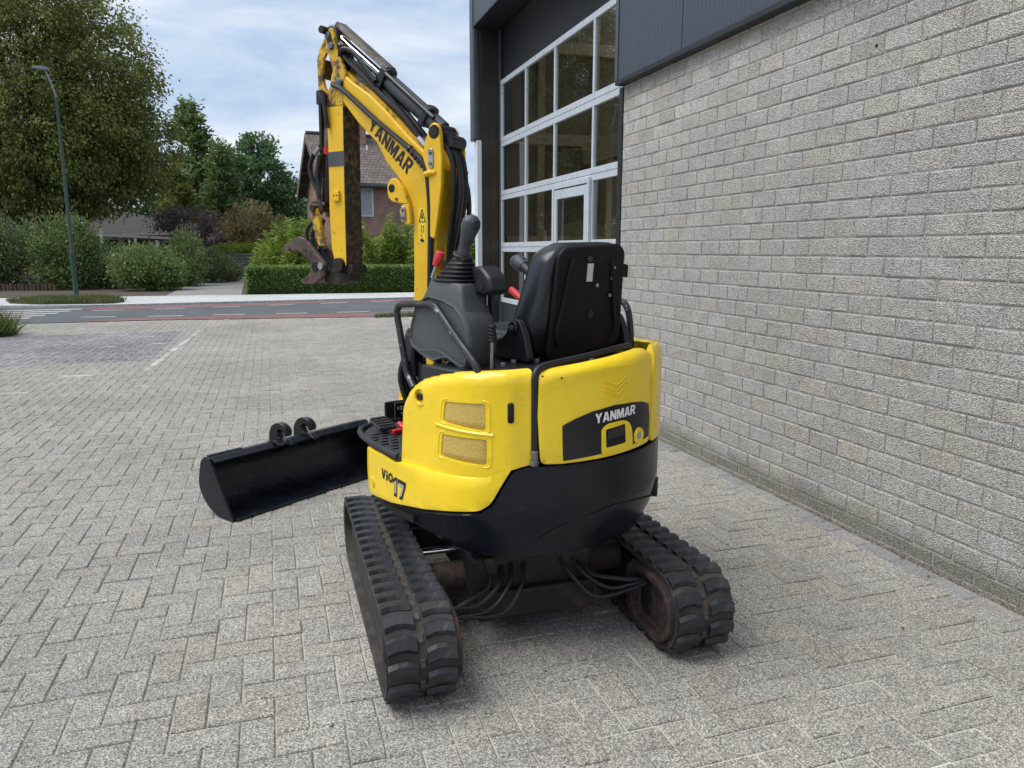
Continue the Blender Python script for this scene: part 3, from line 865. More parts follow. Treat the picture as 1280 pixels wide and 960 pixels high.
# wicket door inside the sectional door (frame proud of the fields)
wy0, wy1 = 7.37, 8.45
for lo, hi in (((DX - 0.03, wy0, 0.05), (DX - 0.002, wy0 + 0.055, 2.25)), ((DX - 0.03, wy1 - 0.055, 0.05), (DX - 0.002, wy1, 2.25)), ((DX - 0.03, wy0 + 0.057, 2.195), (DX - 0.002, wy1 - 0.057, 2.25)),
               ((DX - 0.026, wy0 + 0.065, 0.08), (DX - 0.004, wy0 + 0.135, 2.18)), ((DX - 0.026, wy1 - 0.135, 0.08), (DX - 0.004, wy1 - 0.065, 2.18)), ((DX - 0.026, wy0 + 0.137, 2.08), (DX - 0.004, wy1 - 0.137, 2.18)), ((DX - 0.026, wy0 + 0.137, 0.75), (DX - 0.004, wy1 - 0.137, 0.86))):
    MB().box(lo, hi, BD).build('wicket_frame', 'alu_profile', door, smooth=0, bevel=0.003)
mb = MB(); mb.tube([BD(DX - 0.028, wy0 + 0.10, 1.05), BD(DX - 0.075, wy0 + 0.10, 1.05), BD(DX - 0.075, wy0 + 0.22, 1.05)], 0.009, 8, 0); mb.build('wicket_handle', 'bare_steel', door)

# ================================================================== PLANTING
def leaves(name, P, size, mat, parent=None, aspect=0.55, up=0.0, dirs=None, jitter=0.35):
    """many small folded-diamond leaves, one mesh"""
    P = np.asarray(P, float); n = len(P)
    sz = size * rng.uniform(1 - jitter, 1 + jitter, n)[:, None]
    d = rng.normal(size=(n, 3)) if dirs is None else np.asarray(dirs) + rng.normal(size=(n, 3)) * 0.35
    d[:, 2] += up
    d /= np.linalg.norm(d, axis=1)[:, None] + 1e-9
    q = rng.normal(size=(n, 3)); s = np.cross(d, q); s /= np.linalg.norm(s, axis=1)[:, None] + 1e-9
    V = np.empty((n * 4, 3))
    V[0::4] = P - d * sz; V[1::4] = P + s * sz * aspect; V[2::4] = P + d * sz; V[3::4] = P - s * sz * aspect
    me = bpy.data.meshes.new(name)
    me.vertices.add(n * 4); me.vertices.foreach_set("co", V.ravel())
    me.loops.add(n * 4); me.loops.foreach_set("vertex_index", np.arange(n * 4, dtype=np.int32))
    me.polygons.add(n); me.polygons.foreach_set("loop_start", np.arange(0, n * 4, 4, dtype=np.int32))
    me.polygons.foreach_set("loop_total", np.full(n, 4, dtype=np.int32))
    me.update(); me.validate()
    return finish(bpy.data.objects.new(name, me), name, mat, parent, smooth=0)

def clumps(blobs, n_clump, per, rad, shell=0.55, flat=0.7):
    """leaf positions in clumps spread through the outer part of several ellipsoids; returns points and outward directions"""
    vol = np.array([b[3] * b[4] * b[5] for b in blobs]) ** (2 / 3); vol = vol / vol.sum()
    pts, out = [], []
    for b, v in zip(blobs, vol):
        m = max(1, int(n_clump * v))
        u = rng.normal(size=(m, 3)); u /= np.linalg.norm(u, axis=1)[:, None]
        r = shell + (1.04 - shell) * rng.uniform(0, 1, m) ** 0.6
        c = np.array(b[:3]) + u * r[:, None] * np.array(b[3:6])
        rr = rad * rng.uniform(0.6, 1.4, m)
        q = rng.normal(size=(m, per, 3)); q[..., 2] *= flat
        pts.append((c[:, None, :] + q * rr[:, None, None] * 0.55).reshape(-1, 3))
        out.append(np.repeat(u, per, 0))
    return np.concatenate(pts), np.concatenate(out)

def tree(name, label, pos, trunk_h, trunk_r, blobs, n_clump, per, rad, leaf, mat, limbs=8, group=None, cat='tree', aspect=0.55, droop=-0.3, shell=0.55, sticks=0):
    root = empty(name, pos, rng.uniform(0, 6.28) * 0, label=label, cat=cat, group=group)
    bl = [tuple(b) for b in blobs]
    top = max(b[2] for b in bl)
    mb = MB()
    mb.tube([(0, 0, -0.1), (0.05, 0.02, trunk_h * 0.5), (-0.04, 0.05, trunk_h), (0, 0, top)], [trunk_r * 1.25, trunk_r, trunk_r * 0.8, trunk_r * 0.15], 10, 3)
    for k in range(limbs):
        b = bl[k % len(bl)]
        a = rng.uniform(0, 6.28); e = (b[0] + b[3] * 0.75 * math.cos(a), b[1] + b[4] * 0.75 * math.sin(a), b[2] + b[5] * rng.uniform(-0.2, 0.7))
        z0 = rng.uniform(trunk_h * 0.55, trunk_h * 1.1)
        mb.tube([(0, 0, z0), (e[0] * 0.45, e[1] * 0.45, z0 + (e[2] - z0) * 0.55), e], [trunk_r * 0.42, trunk_r * 0.25, trunk_r * 0.05], 6, 3)
    mb.build('trunk', 'bark', root)
    P, O = clumps(bl, n_clump, per, rad, shell)
    D = O * 0.6; D[:, 2] += droop
    leaves('crown', P, leaf, mat, root, aspect, dirs=D)
    return root

def conifer(name, label, pos, h, r, n, leaf, mat, group=None, tips=1, base=0.06):
    root = empty(name, pos, 0, label=label, cat='tree', group=group)
    MB().tube([(0, 0, -0.1), (0, 0, h * 0.6), (0, 0, h * 0.98)], [0.28, 0.16, 0.03], 8, 2).build('trunk', 'bark', root)
    P, D = [], []
    m = int(n / 34)
    for k in range(m):
        t = rng.uniform(0, 1) ** 0.75            # 0 top .. 1 bottom
        z = h * (1 - t * (1 - base)); a = rng.uniform(0, 6.28)
        rad = r * (0.10 + 0.9 * t ** 0.8) * (0.82 + 0.22 * math.sin(a * 5 + z * 2.1) + 0.12 * math.sin(z * 5 + a))
        rr = rad * rng.uniform(0.55, 1.0)
        c = np.array([rr * math.cos(a), rr * math.sin(a), z - rr * 0.18])
        q = rng.normal(size=(34, 3)) * np.array([0.30, 0.30, 0.20]) * (0.5 + 0.55 * r / 3)
        P.append(c + q); D.append(np.repeat([[math.cos(a) * 0.8, math.sin(a) * 0.8, 0.25]], 34, 0))
    leaves('crown', np.concatenate(P), leaf, mat, root, 0.38, dirs=np.concatenate(D))
    return root

def S(px, ahead, z=0.0):
    return spot((px - 640) / 950 * ahead, ahead, z)

# the big hornbeam on the left
tree('hornbeam_tree', 'huge dark hornbeam with yellowing tips filling the left, behind the street lamp', S(62, 35), 2.6, 0.42,
     [(-0.3, 0, 8.6, 5.0, 5.2, 6.2), (2.6, -0.6, 6.1, 3.4, 3.6, 3.0), (-2.6, 0.4, 5.9, 3.6, 3.6, 2.9), (0.4, -2.8, 6.0, 3.4, 3.0, 3.0), (0.2, 0.2, 12.2, 3.0, 3.0, 3.2), (2.7, -0.8, 8.6, 2.7, 2.6, 3.2), (2.9, -0.5, 5.8, 2.6, 2.4, 2.4), (-3.0, -1.2, 9.0, 2.8, 2.8, 3.0)],
     2900, 64, 0.55, 0.076, 'leaf_hornbeam', 12, droop=-0.55, shell=0.35)
# trees to the far left, reflected in the door glass
tree('street_tree', 'bushy street tree further left along the road, beyond the huge hornbeam', spot(-33, 33), 2.5, 0.3, [(0, 0, 7.0, 3.4, 3.4, 4.6), (1.4, 0.5, 4.6, 2.4, 2.4, 2.2), (-1.5, -.4, 4.8, 2.4, 2.4, 2.2)], 420, 34, 0.7, 0.17, 'leaf_hornbeam', 6)

conifer('conifer_tree', 'tall pointed conifer rising beside the huge hornbeam', S(250, 54), 11.8, 3.2, 11000, 0.19, 'leaf_conifer')
conifer('conifer_tree', 'lower conifer tucked between the pointed conifer and the round oak', S(283, 52), 8.6, 2.4, 7000, 0.18, 'leaf_conifer')
conifer('conifer_tree', 'yellow-green conifer at the right shoulder of the huge hornbeam', S(224, 50), 7.0, 2.3, 6000, 0.18, 'leaf_hornbeam')
tree('oak_tree', 'rounded dark green oak standing left of the brick gable', S(328, 56), 3, 0.3,
     [(0, 0, 6.2, 2.3, 2.3, 3.2), (-1.5, 0, 4.8, 1.9, 1.9, 2.4), (1.5, 0, 4.6, 1.8, 1.8, 2.4), (0, 0, 8.4, 1.2, 1.2, 1.4)], 460, 30, 0.5, 0.15, 'leaf_oak', 6, droop=0.1)
tree('background_tree', 'dark tree massed behind the low brick house', S(175, 58), 3, 0.3, [(0, 0, 4.8, 4.6, 3.0, 3.4), (3.5, 0, 4.0, 3, 2.5, 2.6)], 420, 30, 0.6, 0.18, 'leaf_oak', 4)
tree('background_tree', 'dark green tree far behind the rust-coloured shrub', S(352, 60), 2.5, 0.25, [(0, 0, 3.6, 2.6, 2.0, 2.6)], 220, 26, 0.5, 0.16, 'leaf_oak', 4)

def shrub(name, label, pos, blobs, n_clump, per, rad, leaf, mat, group=None, aspect=0.5, up=0.3, shell=0.45, stems=6):
    root = empty(name, pos, 0, label=label, cat='shrub', group=group)
    mb = MB()
    for k in range(stems):
        b = blobs[k % len(blobs)]; a = rng.uniform(0, 6.28)
        mb.tube([(b[0] * 0.3, b[1] * 0.3, -0.05), (b[0] * .8 + 0.2 * math.cos(a), b[1] * .8 + 0.2 * math.sin(a), b[2] * 0.6), (b[0] + b[3] * .5 * math.cos(a), b[1] + b[4] * .5 * math.sin(a), b[2] + b[5] * 0.4)], [0.035, 0.025, 0.008], 5, 2)
    mb.build('stem', 'bark', root)
    P, O = clumps(blobs, n_clump, per, rad, shell)
    P[:, 2] = np.maximum(P[:, 2], 0.03)
    D = O * 0.5; D[:, 2] += up
    leaves('foliage', P, leaf, mat, root, aspect, dirs=D)
    return root

shrub('rust_shrub', 'rust and olive tinted shrub beyond the log wall', S(318, 45), [(0, 0, 2.3, 1.8, 1.4, 2.0), (-1.1, 0, 1.8, 1.2, 1.1, 1.5), (1.1, 0, 2.0, 1.2, 1.1, 1.7)], 400, 30, 0.34, 0.085, 'leaf_rust')
shrub('purple_shrub', 'dull purple weeping shrub over the end of the low house', S(240, 39.5), [(0, 0, 2.9, 1.5, 1.1, 0.8), (-1.0, 0, 3.0, 1.0, 0.9, 0.6), (1.0, 0, 2.2, 0.8, 0.8, 0.9)], 230, 26, 0.32, 0.06, 'leaf_purple', up=-0.4)

wood = []
for k in range(60):
    x = -70 + k * 2.6; c = np.array(spot(x, 95 + 6 * math.sin(k * 1.7))) ; hgt = 3.6 + 1.4 * math.sin(k * 0.9) + 0.8 * math.sin(k * 2.3)
    q = rng.normal(size=(260, 3)) * np.array([1.5, 1.0, hgt * 0.26]); q[:, 2] += hgt * 0.5
    wood.append(c + q)
wood = np.concatenate(wood); wood[:, 2] = np.maximum(wood[:, 2], 0.05)
o = leaves('distant_wood', wood, 0.30, 'leaf_oak')
tag(o, 'low belt of distant trees along the horizon', 'wood', kind='stuff')

# feathery bright shrubs behind the clipped hedge: upright shoots with long leaves
def feather(name, label, pos, w, h, n_shoot, group=None):
    root = empty(name, pos, 0, label=label, cat='shrub', group=group)
    P, D = [], []; mb = MB()
    for k in range(n_shoot):
        x, y = rng.normal(0, w * 0.45), rng.normal(0, w * 0.3)
        x = float(np.clip(x, -w, w)); top = h * rng.uniform(0.45, 1.0) * (1 - 0.35 * abs(x) / w)
        lx, ly = x * 0.25 + rng.normal(0, 0.12), rng.normal(0, 0.12)
        if k < 14: mb.tube([(x * 0.6, y, 0), (x, y, top * 0.6), (x + lx, y + ly, top)], [0.025, 0.018, 0.006], 5, 2)
        for z in np.arange(top * 0.22, top, 0.085):
            f = z / top
            for s in range(7):
                a = rng.uniform(0, 6.28); r = rng.uniform(0.05, 0.30) * (1.15 - f * 0.6)
                P.append((x + lx * f + r * math.cos(a), y + ly * f + r * math.sin(a), z + rng.normal(0, 0.03) + r * 0.15))
                D.append((math.cos(a), math.sin(a), 0.35))
    mb.build('stem', 'bark', root)
    leaves('foliage', P, 0.10, 'leaf_bright', root, 0.26, dirs=D)
    return root
feather('feathery_shrub', 'bright feathery shrub behind the hedge, left of the hanging arm', S(372, 29.8), 1.25, 3.0, 90)
feather('feathery_shrub', 'bright feathery shrub between the arm and the white framed window', S(448, 29.6), 0.85, 2.75, 54)
feather('feathery_shrub', 'tallest bright feathery shrub, directly left of the raised boom', S(498, 30.5), 0.95, 3.0, 60)
feather('feathery_shrub', 'bright feathery shrub seen between the boom and the white corner post', S(582, 30.0), 0.8, 3.1, 50)
feather('feathery_shrub', 'yellowish feathery shrub beside the driveway at the hedge end', S(345, 31.5), 0.85, 2.3, 44)

# clipped hedge
def hedge(label, x0, x1, ya, yb, h, n):
    root = empty('clipped_hedge', ((x0 + x1) / 2, (ya + yb) / 2, 0), 0, label=label, cat='hedge')
    L = x1 - x0; W = 0.8; ang = math.atan2(yb - ya, L)
    MB().box((-L / 2 + .08, -W / 2 + .08, 0), (L / 2 - .08, W / 2 - .08, h - .08), lambda x, y, z: (x * math.cos(ang) - y * math.sin(ang), x * math.sin(ang) + y * math.cos(ang), z)).build('core', 'leaf_dark_shrub', root, smooth=0)
    P = []; D = []
    for k in range(n):
        f = rng.uniform()
        if f < 0.5: p = (rng.uniform(-L / 2, L / 2), -W / 2, rng.uniform(0.02, h)); d = (0, -1, .3)
        elif f < 0.78: p = (rng.uniform(-L / 2, L / 2), rng.uniform(-W / 2, W / 2), h); d = (0, 0, 1)
        elif f < 0.9: p = (-L / 2, rng.uniform(-W / 2, W / 2), rng.uniform(0, h)); d = (-1, 0, .3)
        else: p = (L / 2, rng.uniform(-W / 2, W / 2), rng.uniform(0, h)); d = (1, 0, .3)
        p = np.array(p) + rng.normal(0, 0.03, 3)
        P.append((p[0] * math.cos(ang) - p[1] * math.sin(ang), p[0] * math.sin(ang) + p[1] * math.cos(ang), p[2])); D.append(d)
    leaves('foliage', P, 0.042, 'leaf_hedge', root, 0.6, dirs=D)
    return root
hedge('low clipped box hedge running behind the far pavement under the hanging arm', -0.72, 6.6, 27.1, 27.0, 0.93, 26000)

# shrubs along the far pavement on the left
G = None
shrub('garden_shrub', 'broad mixed shrub left of the lamp post, under the huge tree', S(22, 29.5), [(0, 0, 1.2, 1.9, 1.0, 1.4), (-1.5, 0, 1.0, 1.2, .9, 1.2)], 510, 28, 0.34, 0.058, 'leaf_dark_shrub')
shrub('garden_shrub', 'tall greyish shrub right behind the lamp post', S(78, 29.2), [(0, 0, 1.7, 1.1, .9, 1.3), (0.3, 0, 0.8, 1.3, .9, 0.9)], 442, 28, 0.34, 0.058, 'leaf_shrub')
shrub('garden_shrub', 'loose dark shrub just right of the lamp post', S(128, 29.8), [(0, 0, 0.9, 1.1, .8, 1.0)], 255, 26, 0.32, 0.054, 'leaf_dark_shrub')
shrub('garden_shrub', 'rounded leafy shrub with reddish leaves in front of the low house', S(180, 28.4), [(0, 0, 0.9, 1.15, .9, 0.85), (0.5, -.2, 0.6, .8, .7, .6)], 391, 30, 0.28, 0.058, 'leaf_shrub')
shrub('garden_shrub', 'lighter pointed shrub beside the driveway mouth', S(232, 31.5), [(0, 0, 1.1, .75, .7, 1.2), (-0.5, 0, .7, .6, .6, .8)], 272, 28, 0.26, 0.051, 'leaf_shrub', up=0.6)
shrub('garden_shrub', 'dark bluish low shrub at the foot of the log wall', S(264, 35), [(0, 0, .8, .9, .7, .8)], 204, 26, 0.26, 0.051, 'leaf_dark_shrub')
shrub('garden_shrub', 'small pale leafed shrub along the driveway edge', S(283, 36.5), [(0, 0, .5, .6, .5, .5)], 119, 26, 0.22, 0.048, 'leaf_shrub')
shrub('garden_shrub', 'dark shrub at the very left edge, beyond the weeds', S(-25, 29.5), [(0, 0, 1.5, 1.6, 1, 1.6)], 374, 26, 0.34, 0.061, 'leaf_shrub')
shrub('ivy', 'green ivy draped over the top of the log wall', S(303, 39.5), [(0, 0, 1.55, 1.7, .35, .28)], 187, 24, 0.2, 0.048, 'leaf_bright', stems=3)

# ---- garden structures across the road
def at_frame(px, ahead, yaw):
    p = Vector(S(px, ahead)); c, s = math.cos(yaw), math.sin(yaw)
    return p
# log palisade edging on the left: separate logs
pal = empty('log_edging', S(15, 28.2), -PSI, label='low wooden palisade edging below the shrubs at far left', cat='garden edging')
for k in range(26):
    MB().cyl((-2.2 + k * 0.145, 0.02 * math.sin(k * 2.1), -0.05), (-2.2 + k * 0.145, 0.02 * math.sin(k * 2.1), 0.27 + 0.025 * math.sin(k * 3.7)), 0.062, 8).build('log', 'wood_brown', pal)
# dry wall of stacked grey logs / slabs beside the driveway
lw = empty('log_wall', S(303, 39.2), -PSI, label='grey stacked log wall at the end of the driveway', cat='wall')
for r in range(9):
    for k in range(9):
        x0 = -1.35 + k * 0.31 + (r % 2) * 0.14; j = random.uniform(-.02, .02)
        MB().box((x0, -0.14 + j, r * 0.152), (x0 + 0.30, 0.14, r * 0.152 + 0.125)).build('slab', 'stone_grey', lw, smooth=0, bevel=0.02, seg=1)
# white slim posts
for k, (px, d, h) in enumerate(((128, 31.0, 2.35), (170, 34.5, 2.0), (149, 33.5, 1.7), (197, 34.5, 1.9))):
    lab = ('white post standing between the lamp post and the rounded shrub', 'white post in front of the dark doorway of the low house', 'short white post left of the dark doorway', 'thin white post by the low house window')[k]
    MBp = MB(); p = S(px, d); MBp.box((p[0] - .05, p[1] - .05, 0), (p[0] + .05, p[1] + .05, h)); MBp.box((p[0] - .065, p[1] - .065, h + .001), (p[0] + .065, p[1] + .065, h + .04))
    tag(MBp.build('garden_post', 'wood_white', smooth=0), lab, 'post', 'white posts in the garden')

# ---- low brick house on the left
lh = empty('brick_bungalow', S(205, 43), -PSI + R_(8), label='low dark brick house with grey pitched roof behind the garden shrubs', cat='house')
MB().box((-3.6, 0, 0), (2.0, 5.0, 2.35)).build('wall', 'brick_dark', lh, smooth=0)
MB().box((-7.2, 1.0, 0), (-3.62, 5.0, 2.3)).build('wall', 'brick_dark', lh, smooth=0)
rf = MB(); rf.loft([[(-4.0, -0.6, 2.30), (-4.0, 2.5, 3.9), (-4.0, 5.6, 2.30), (-4.0, 5.6, 2.18), (-4.0, -0.6, 2.18)], [(3.1, -0.6, 2.0), (3.1, 2.5, 2.75), (3.1, 5.6, 2.0), (3.1, 5.6, 1.9), (3.1, -0.6, 1.9)]])
rf.build('roof', 'roof_tile_grey', lh, smooth=0)
f = MB().box((-0.65, -0.05, 0.95), (1.2, -0.005, 2.0)).build('window', 'wood_white', lh, smooth=0, bevel=0.01)
for k in range(2):
    MB().box((-0.58 + k * 0.9, -0.062, 1.02), (0.25 + k * 0.88, -0.052, 1.93)).build('pane', 'window_dark', f, smooth=0)
MB().box((-2.9, -0.04, 0), (-1.9, -0.005, 2.05)).build('doorway', 'hole_dark', lh, smooth=0)
MB().box((-3.2, -0.16, 2.08), (-1.6, -0.002, 2.22)).build('door_hood', 'wood_white', lh, smooth=0)
# ---- orange brick house glimpsed at far left
oh = empty('orange_brick_house', S(8, 47), -PSI, label='orange brick wall with slit openings glimpsed under the huge tree', cat='house')
MB().box((-4.0, 0, 0), (1.9, 4, 2.75)).build('wall', 'brick_orange', oh, smooth=0)
for k in range(3):
    MB().box((0.55, -0.03, 1.55 + k * 0.28), (0.95, -0.004, 1.72 + k * 0.28)).build('vent_slit', 'hole_dark', oh, smooth=0)
MB().loft([[(-4.3, -.4, 2.72), (-4.3, 2, 4.1), (-4.3, 4.4, 2.72)], [(2.2, -.4, 2.72), (2.2, 2, 4.1), (2.2, 4.4, 2.72)]]).build('roof', 'roof_tile_grey', oh, smooth=0)

# ---- farmhouse with tiled roof behind the boom
A = Vector(spot(-8.6, 36.4)); B = Vector(spot(-11.8, 44.2))
gd = (B - A).normalized(); gl = (B - A).length; fd = Vector((gd.y, -gd.x, 0))
if fd.dot(RH) < 0: fd = -fd
fh = empty('farmhouse', tuple(A), math.atan2(fd.y, fd.x), label='brick farmhouse with brown tiled roof and gable behind the raised boom', cat='house')
# local x along the front, y along the gable towards the back
LF = 5.6; EV = 4.75; RD = 7.25
MB().prism([(0, 0), (gl, 0), (gl, EV), (gl / 2, RD - 0.25), (0, EV)], 0, LF, lambda p, t, q: (t, p, q)).build('wall', 'brick_red', fh, smooth=0)
rt = MB()
ov = 0.45
k_ = (RD - EV) / (gl / 2)
rt.loft([[(-ov, -ov, EV - ov * k_), (-ov, gl / 2, RD), (-ov, gl + ov, EV - ov * k_), (-ov, gl + ov, EV - ov * k_ + 0.16), (-ov, gl / 2, RD + 0.18), (-ov, -ov, EV - ov * k_ + 0.16)],
         [(LF + ov, -ov, EV - ov * k_), (LF + ov, gl / 2, RD), (LF + ov, gl + ov, EV - ov * k_), (LF + ov, gl + ov, EV - ov * k_ + 0.16), (LF + ov, gl / 2, RD + 0.18), (LF + ov, -ov, EV - ov * k_ + 0.16)]])
roof = rt.build('roof', 'roof_tile_brown', fh, smooth=0)
MB().tube([(-ov, gl / 2, RD + 0.2), (LF + ov, gl / 2, RD + 0.2)], 0.11, 8, 0).build('ridge_tiles', 'roof_tile_grey', roof)
# barge boards and purlin ends on the gable
for s in (0, 1):
    y0, y1 = (-ov, gl / 2) if s == 0 else (gl + ov, gl / 2)
    m = MB(); za, zb = EV - ov * k_, RD
    m.loft([[(-ov - 0.05, y0, za - 0.22), (-ov - 0.005, y0, za - 0.22), (-ov - 0.005, y0, za + .2), (-ov - 0.05, y0, za + .2)], [(-ov - 0.05, y1, zb - 0.22), (-ov - 0.005, y1, zb - 0.22), (-ov - 0.005, y1, zb + .2), (-ov - 0.05, y1, zb + .2)]])
    m.build('barge_board', 'wood_grey', roof, smooth=0)
    for q in range(5):
        t = (q + 0.4) / 5; y = y0 + (y1 - y0) * t; z = za + (zb - za) * t
        MB().box((-ov, y - 0.06, z - 0.2), (-0.004, y + 0.06, z - 0.04)).build('purlin', 'wood_brown', roof, smooth=0)
MB().box((-ov + .02, -ov - 0.1, EV - ov * k_ - 0.06), (LF + ov - .02, -ov - 0.004, EV - ov * k_ + 0.06)).build('gutter', 'dark_trim', fh, smooth=0, bevel=0.03)
MB().box((1.5, gl / 2 - 0.8, RD - 0.5), (2.5, gl / 2 + 0.4, RD + 1.35)).build('chimney', 'brick_red', roof, smooth=0)
MB().cyl((2.4, gl * .33, RD - 1.5), (2.4, gl * .33, RD - 0.45), 0.05, 8).build('vent_pipe', 'white_metal', roof)
def win(x0, x1, z0, z1, nx=1):
    f = MB().box((x0, -0.05, z0), (x1, -0.004, z1)).build('window', 'wood_white', fh, smooth=0, bevel=0.01)
    w = (x1 - x0 - 0.1 * (nx + 1)) / nx
    for k in range(nx):
        MB().box((x0 + .1 + k * (w + .1), -0.062, z0 + .1), (x0 + .1 + k * (w + .1) + w, -0.053, z1 - .1)).build('pane', 'curtain_grey', f, smooth=0)
win(1.0, 2.05, 3.1, 4.45)
win(4.2, 5.2, 3.15, 4.45)
MB().box((0.8, -0.035, 4.47), (2.25, -0.002, 4.66)).build('lintel', 'wood_grey', fh, smooth=0)
MB().box((3.1, -0.05, 0.0), (4.0, -0.004, 1.95)).build('door', 'blue_door', fh, smooth=0)
# small openings in the gable wall
for y, z0, z1, w in ((gl * .30, 2.0, 3.1, .5), (gl * .52, 4.6, 5.6, .45), (gl * .70, 2.0, 3.0, .5)):
    MB().box((-0.04, y - w / 2, z0), (-0.004, y + w / 2, z1)).build('gable_window', 'window_dark', fh, smooth=0)
# garden wall in front of the house
gw = S(470, 33.5)
g = MB().box((-1.3, -0.12, 0), (0.75, 0.12, 1.25)).build('garden_wall', 'brick_red', smooth=0); g.location = gw; g.rotation_euler = (0, 0, -PSI)
tag(g, 'low brick garden wall behind the hedge, below the white framed window', 'wall')
gt = MB()
g = empty('garden_gate', S(496, 33.4), -PSI, label='blue-grey boarded gate beside the low brick garden wall', cat='gate')
for k in range(6):
    MB().box((-0.42 + k * 0.14, -0.02, 0.08), (-0.42 + k * 0.14 + 0.13, 0.02, 1.45)).build('board', 'blue_door', g, smooth=0)

# ---- street lamp
lp = empty('street_lamp', (-5.79, 26.48, 0.09), 0, label='tall green street lamp with one long arm on the grass island', cat='street lamp')
m = MB(); m.tube([(0, 0, -0.1), (0, 0, 1.35)], 0.074, 14, 0); m.build('base_post', 'lamp_green', lp)
m = MB(); m.tube([(0, 0, 1.352), (0, 0, 1.40), (0, 0, 5.9)], [0.072, 0.054, 0.038], 12, 0); m.build('pole', 'lamp_green', lp)
m = MB(); m.tube([(0, 0, 5.90), (-0.06, 0.02, 6.15), (-0.17, 0.06, 6.48), (-0.24, 0.09, 6.66)], 0.026, 10, 4); m.build('arm', 'lamp_grey', lp)
m = MB(); m.loft([[(-0.14, 0.02, 6.66), (-0.14, 0.14, 6.66), (-0.14, 0.14, 6.74), (-0.14, 0.02, 6.74)], [(-0.36, 0.05, 6.68), (-0.36, 0.22, 6.68), (-0.36, 0.22, 6.78), (-0.36, 0.05, 6.78)], [(-0.58, 0.12, 6.72), (-0.58, 0.24, 6.72), (-0.58, 0.24, 6.77), (-0.58, 0.12, 6.77)]])
m.build('lamp_head', 'lamp_grey', lp, bevel=0.012)
MB().box((-0.078, -0.045, 1.36), (0.078, 0.045, 1.385)).build('collar', 'lamp_grey', lp, smooth=0, bevel=0.004)

# ================================================================== BUCKET ON THE GROUND
bd = Vector((0.80, 0.60, 0)).normalized()
bk = empty('ditching_bucket', (-0.27, 4.27, 0), math.atan2(bd.y, bd.x), label='wide black ditching bucket lying on the pavers beside the left track', cat='excavator bucket')
prof = [(0.0, 0.0), (0.06, 0.10), (0.12, 0.205), (0.20, 0.342), (0.275, 0.325), (0.300, 0.25), (0.318, 0.165), (0.285, 0.095), (0.225, 0.040), (0.14, 0.004)]
BWd = 1.225
for x0, x1 in ((0, 0.014), (BWd - 0.014, BWd)):
    MB().prism(round_poly(prof, [0.004, 0, 0.05, 0.02, 0.03, 0.05, 0.06, 0.05, 0.05, 0.03], 3), x0, x1, lambda p, t, q: (t, p, q)).build('side_plate', 'bucket_paint', bk, bevel=0.003)
back = [(0.012, 0.004), (0.14, 0.008), (0.215, 0.042), (0.275, 0.098), (0.306, 0.165), (0.290, 0.25), (0.262, 0.312), (0.205, 0.325)]
bp = round_poly(back + [(p * 0.985 + 0.003, q) for p, q in []], 0.0)
inner = [(p - 0.010, q + 0.008) for p, q in reversed(back)]
MB().prism(back + inner, 0.0155, BWd - 0.0155, lambda p, t, q: (t, p, q)).build('back_plate', 'bucket_paint', bk, smooth=50)
MB().box((0.0155, -0.012, 0.0015), (BWd - 0.0155, 0.11, 0.018)).build('cutting_edge', 'bucket_paint', bk, smooth=0, bevel=0.004)
MB().prism([(0.16, 0.318), (0.20, 0.344), (0.28, 0.328), (0.28, 0.316), (0.21, 0.326), (0.168, 0.305)], 0.016, BWd - 0.016, lambda p, t, q: (t, p, q)).build('top_rail', 'bucket_paint', bk, smooth=0, bevel=0.003)
hook = [(0.12, 0.318), (0.30, 0.235), (0.335, 0.285), (0.33, 0.375), (0.295, 0.425), (0.245, 0.444), (0.195, 0.438), (0.160, 0.412), (0.150, 0.382), (0.172, 0.360), (0.192, 0.378), (0.198, 0.398), (0.222, 0.406), (0.246, 0.394), (0.252, 0.368), (0.232, 0.342), (0.19, 0.352)]
for x in (0.53, 0.72):
    MB().prism(round_poly(hook, 0.02, 3), x - 0.022, x + 0.022, lambda p, t, q: (t, p, q)).build('hook_ear', 'bucket_paint', bk, bevel=0.004)
MB().prism([(0.135, 0.330), (0.20, 0.352), (0.27, 0.338), (0.20, 0.346)], 0.43, 0.512, lambda p, t, q: (t, p, q)).build('pad', 'bucket_paint', bk, smooth=0)
MB().box((0.03, 0.24, 0.328), (0.25, 0.262, 0.342)).build('weld_strip', 'bucket_paint', bk, smooth=0)

# ================================================================== MINI EXCAVATOR
SX, SY = 0.925, 2.93
BETA = R_(20)
ex = empty('mini_excavator', (SX, SY, 0), BETA, label='yellow and navy mini excavator on rubber tracks with its boom raised', cat='excavator')
cB, sB = math.cos(BETA), math.sin(BETA)
def TF(x, y, z):                       # undercarriage axes (parallel to the wall) -> machine axes
    return (x * cB + y * sB, -x * sB + y * cB, z)
AB = R_(40); P0 = (0.634 - SX, 3.73 - SY)
def BF(u, w, z):                       # boom plane axes -> machine axes (the digging gear sits slightly left of the pivot plane)
    if w > 0: w *= 0.5
    return TF(P0[0] - u * math.sin(AB) + w * math.cos(AB), P0[1] + u * math.cos(AB) + w * math.sin(AB), z)
def ID(x, y, z): return (x, y, z)
def YZ(p, t, q): return (t, p, q)

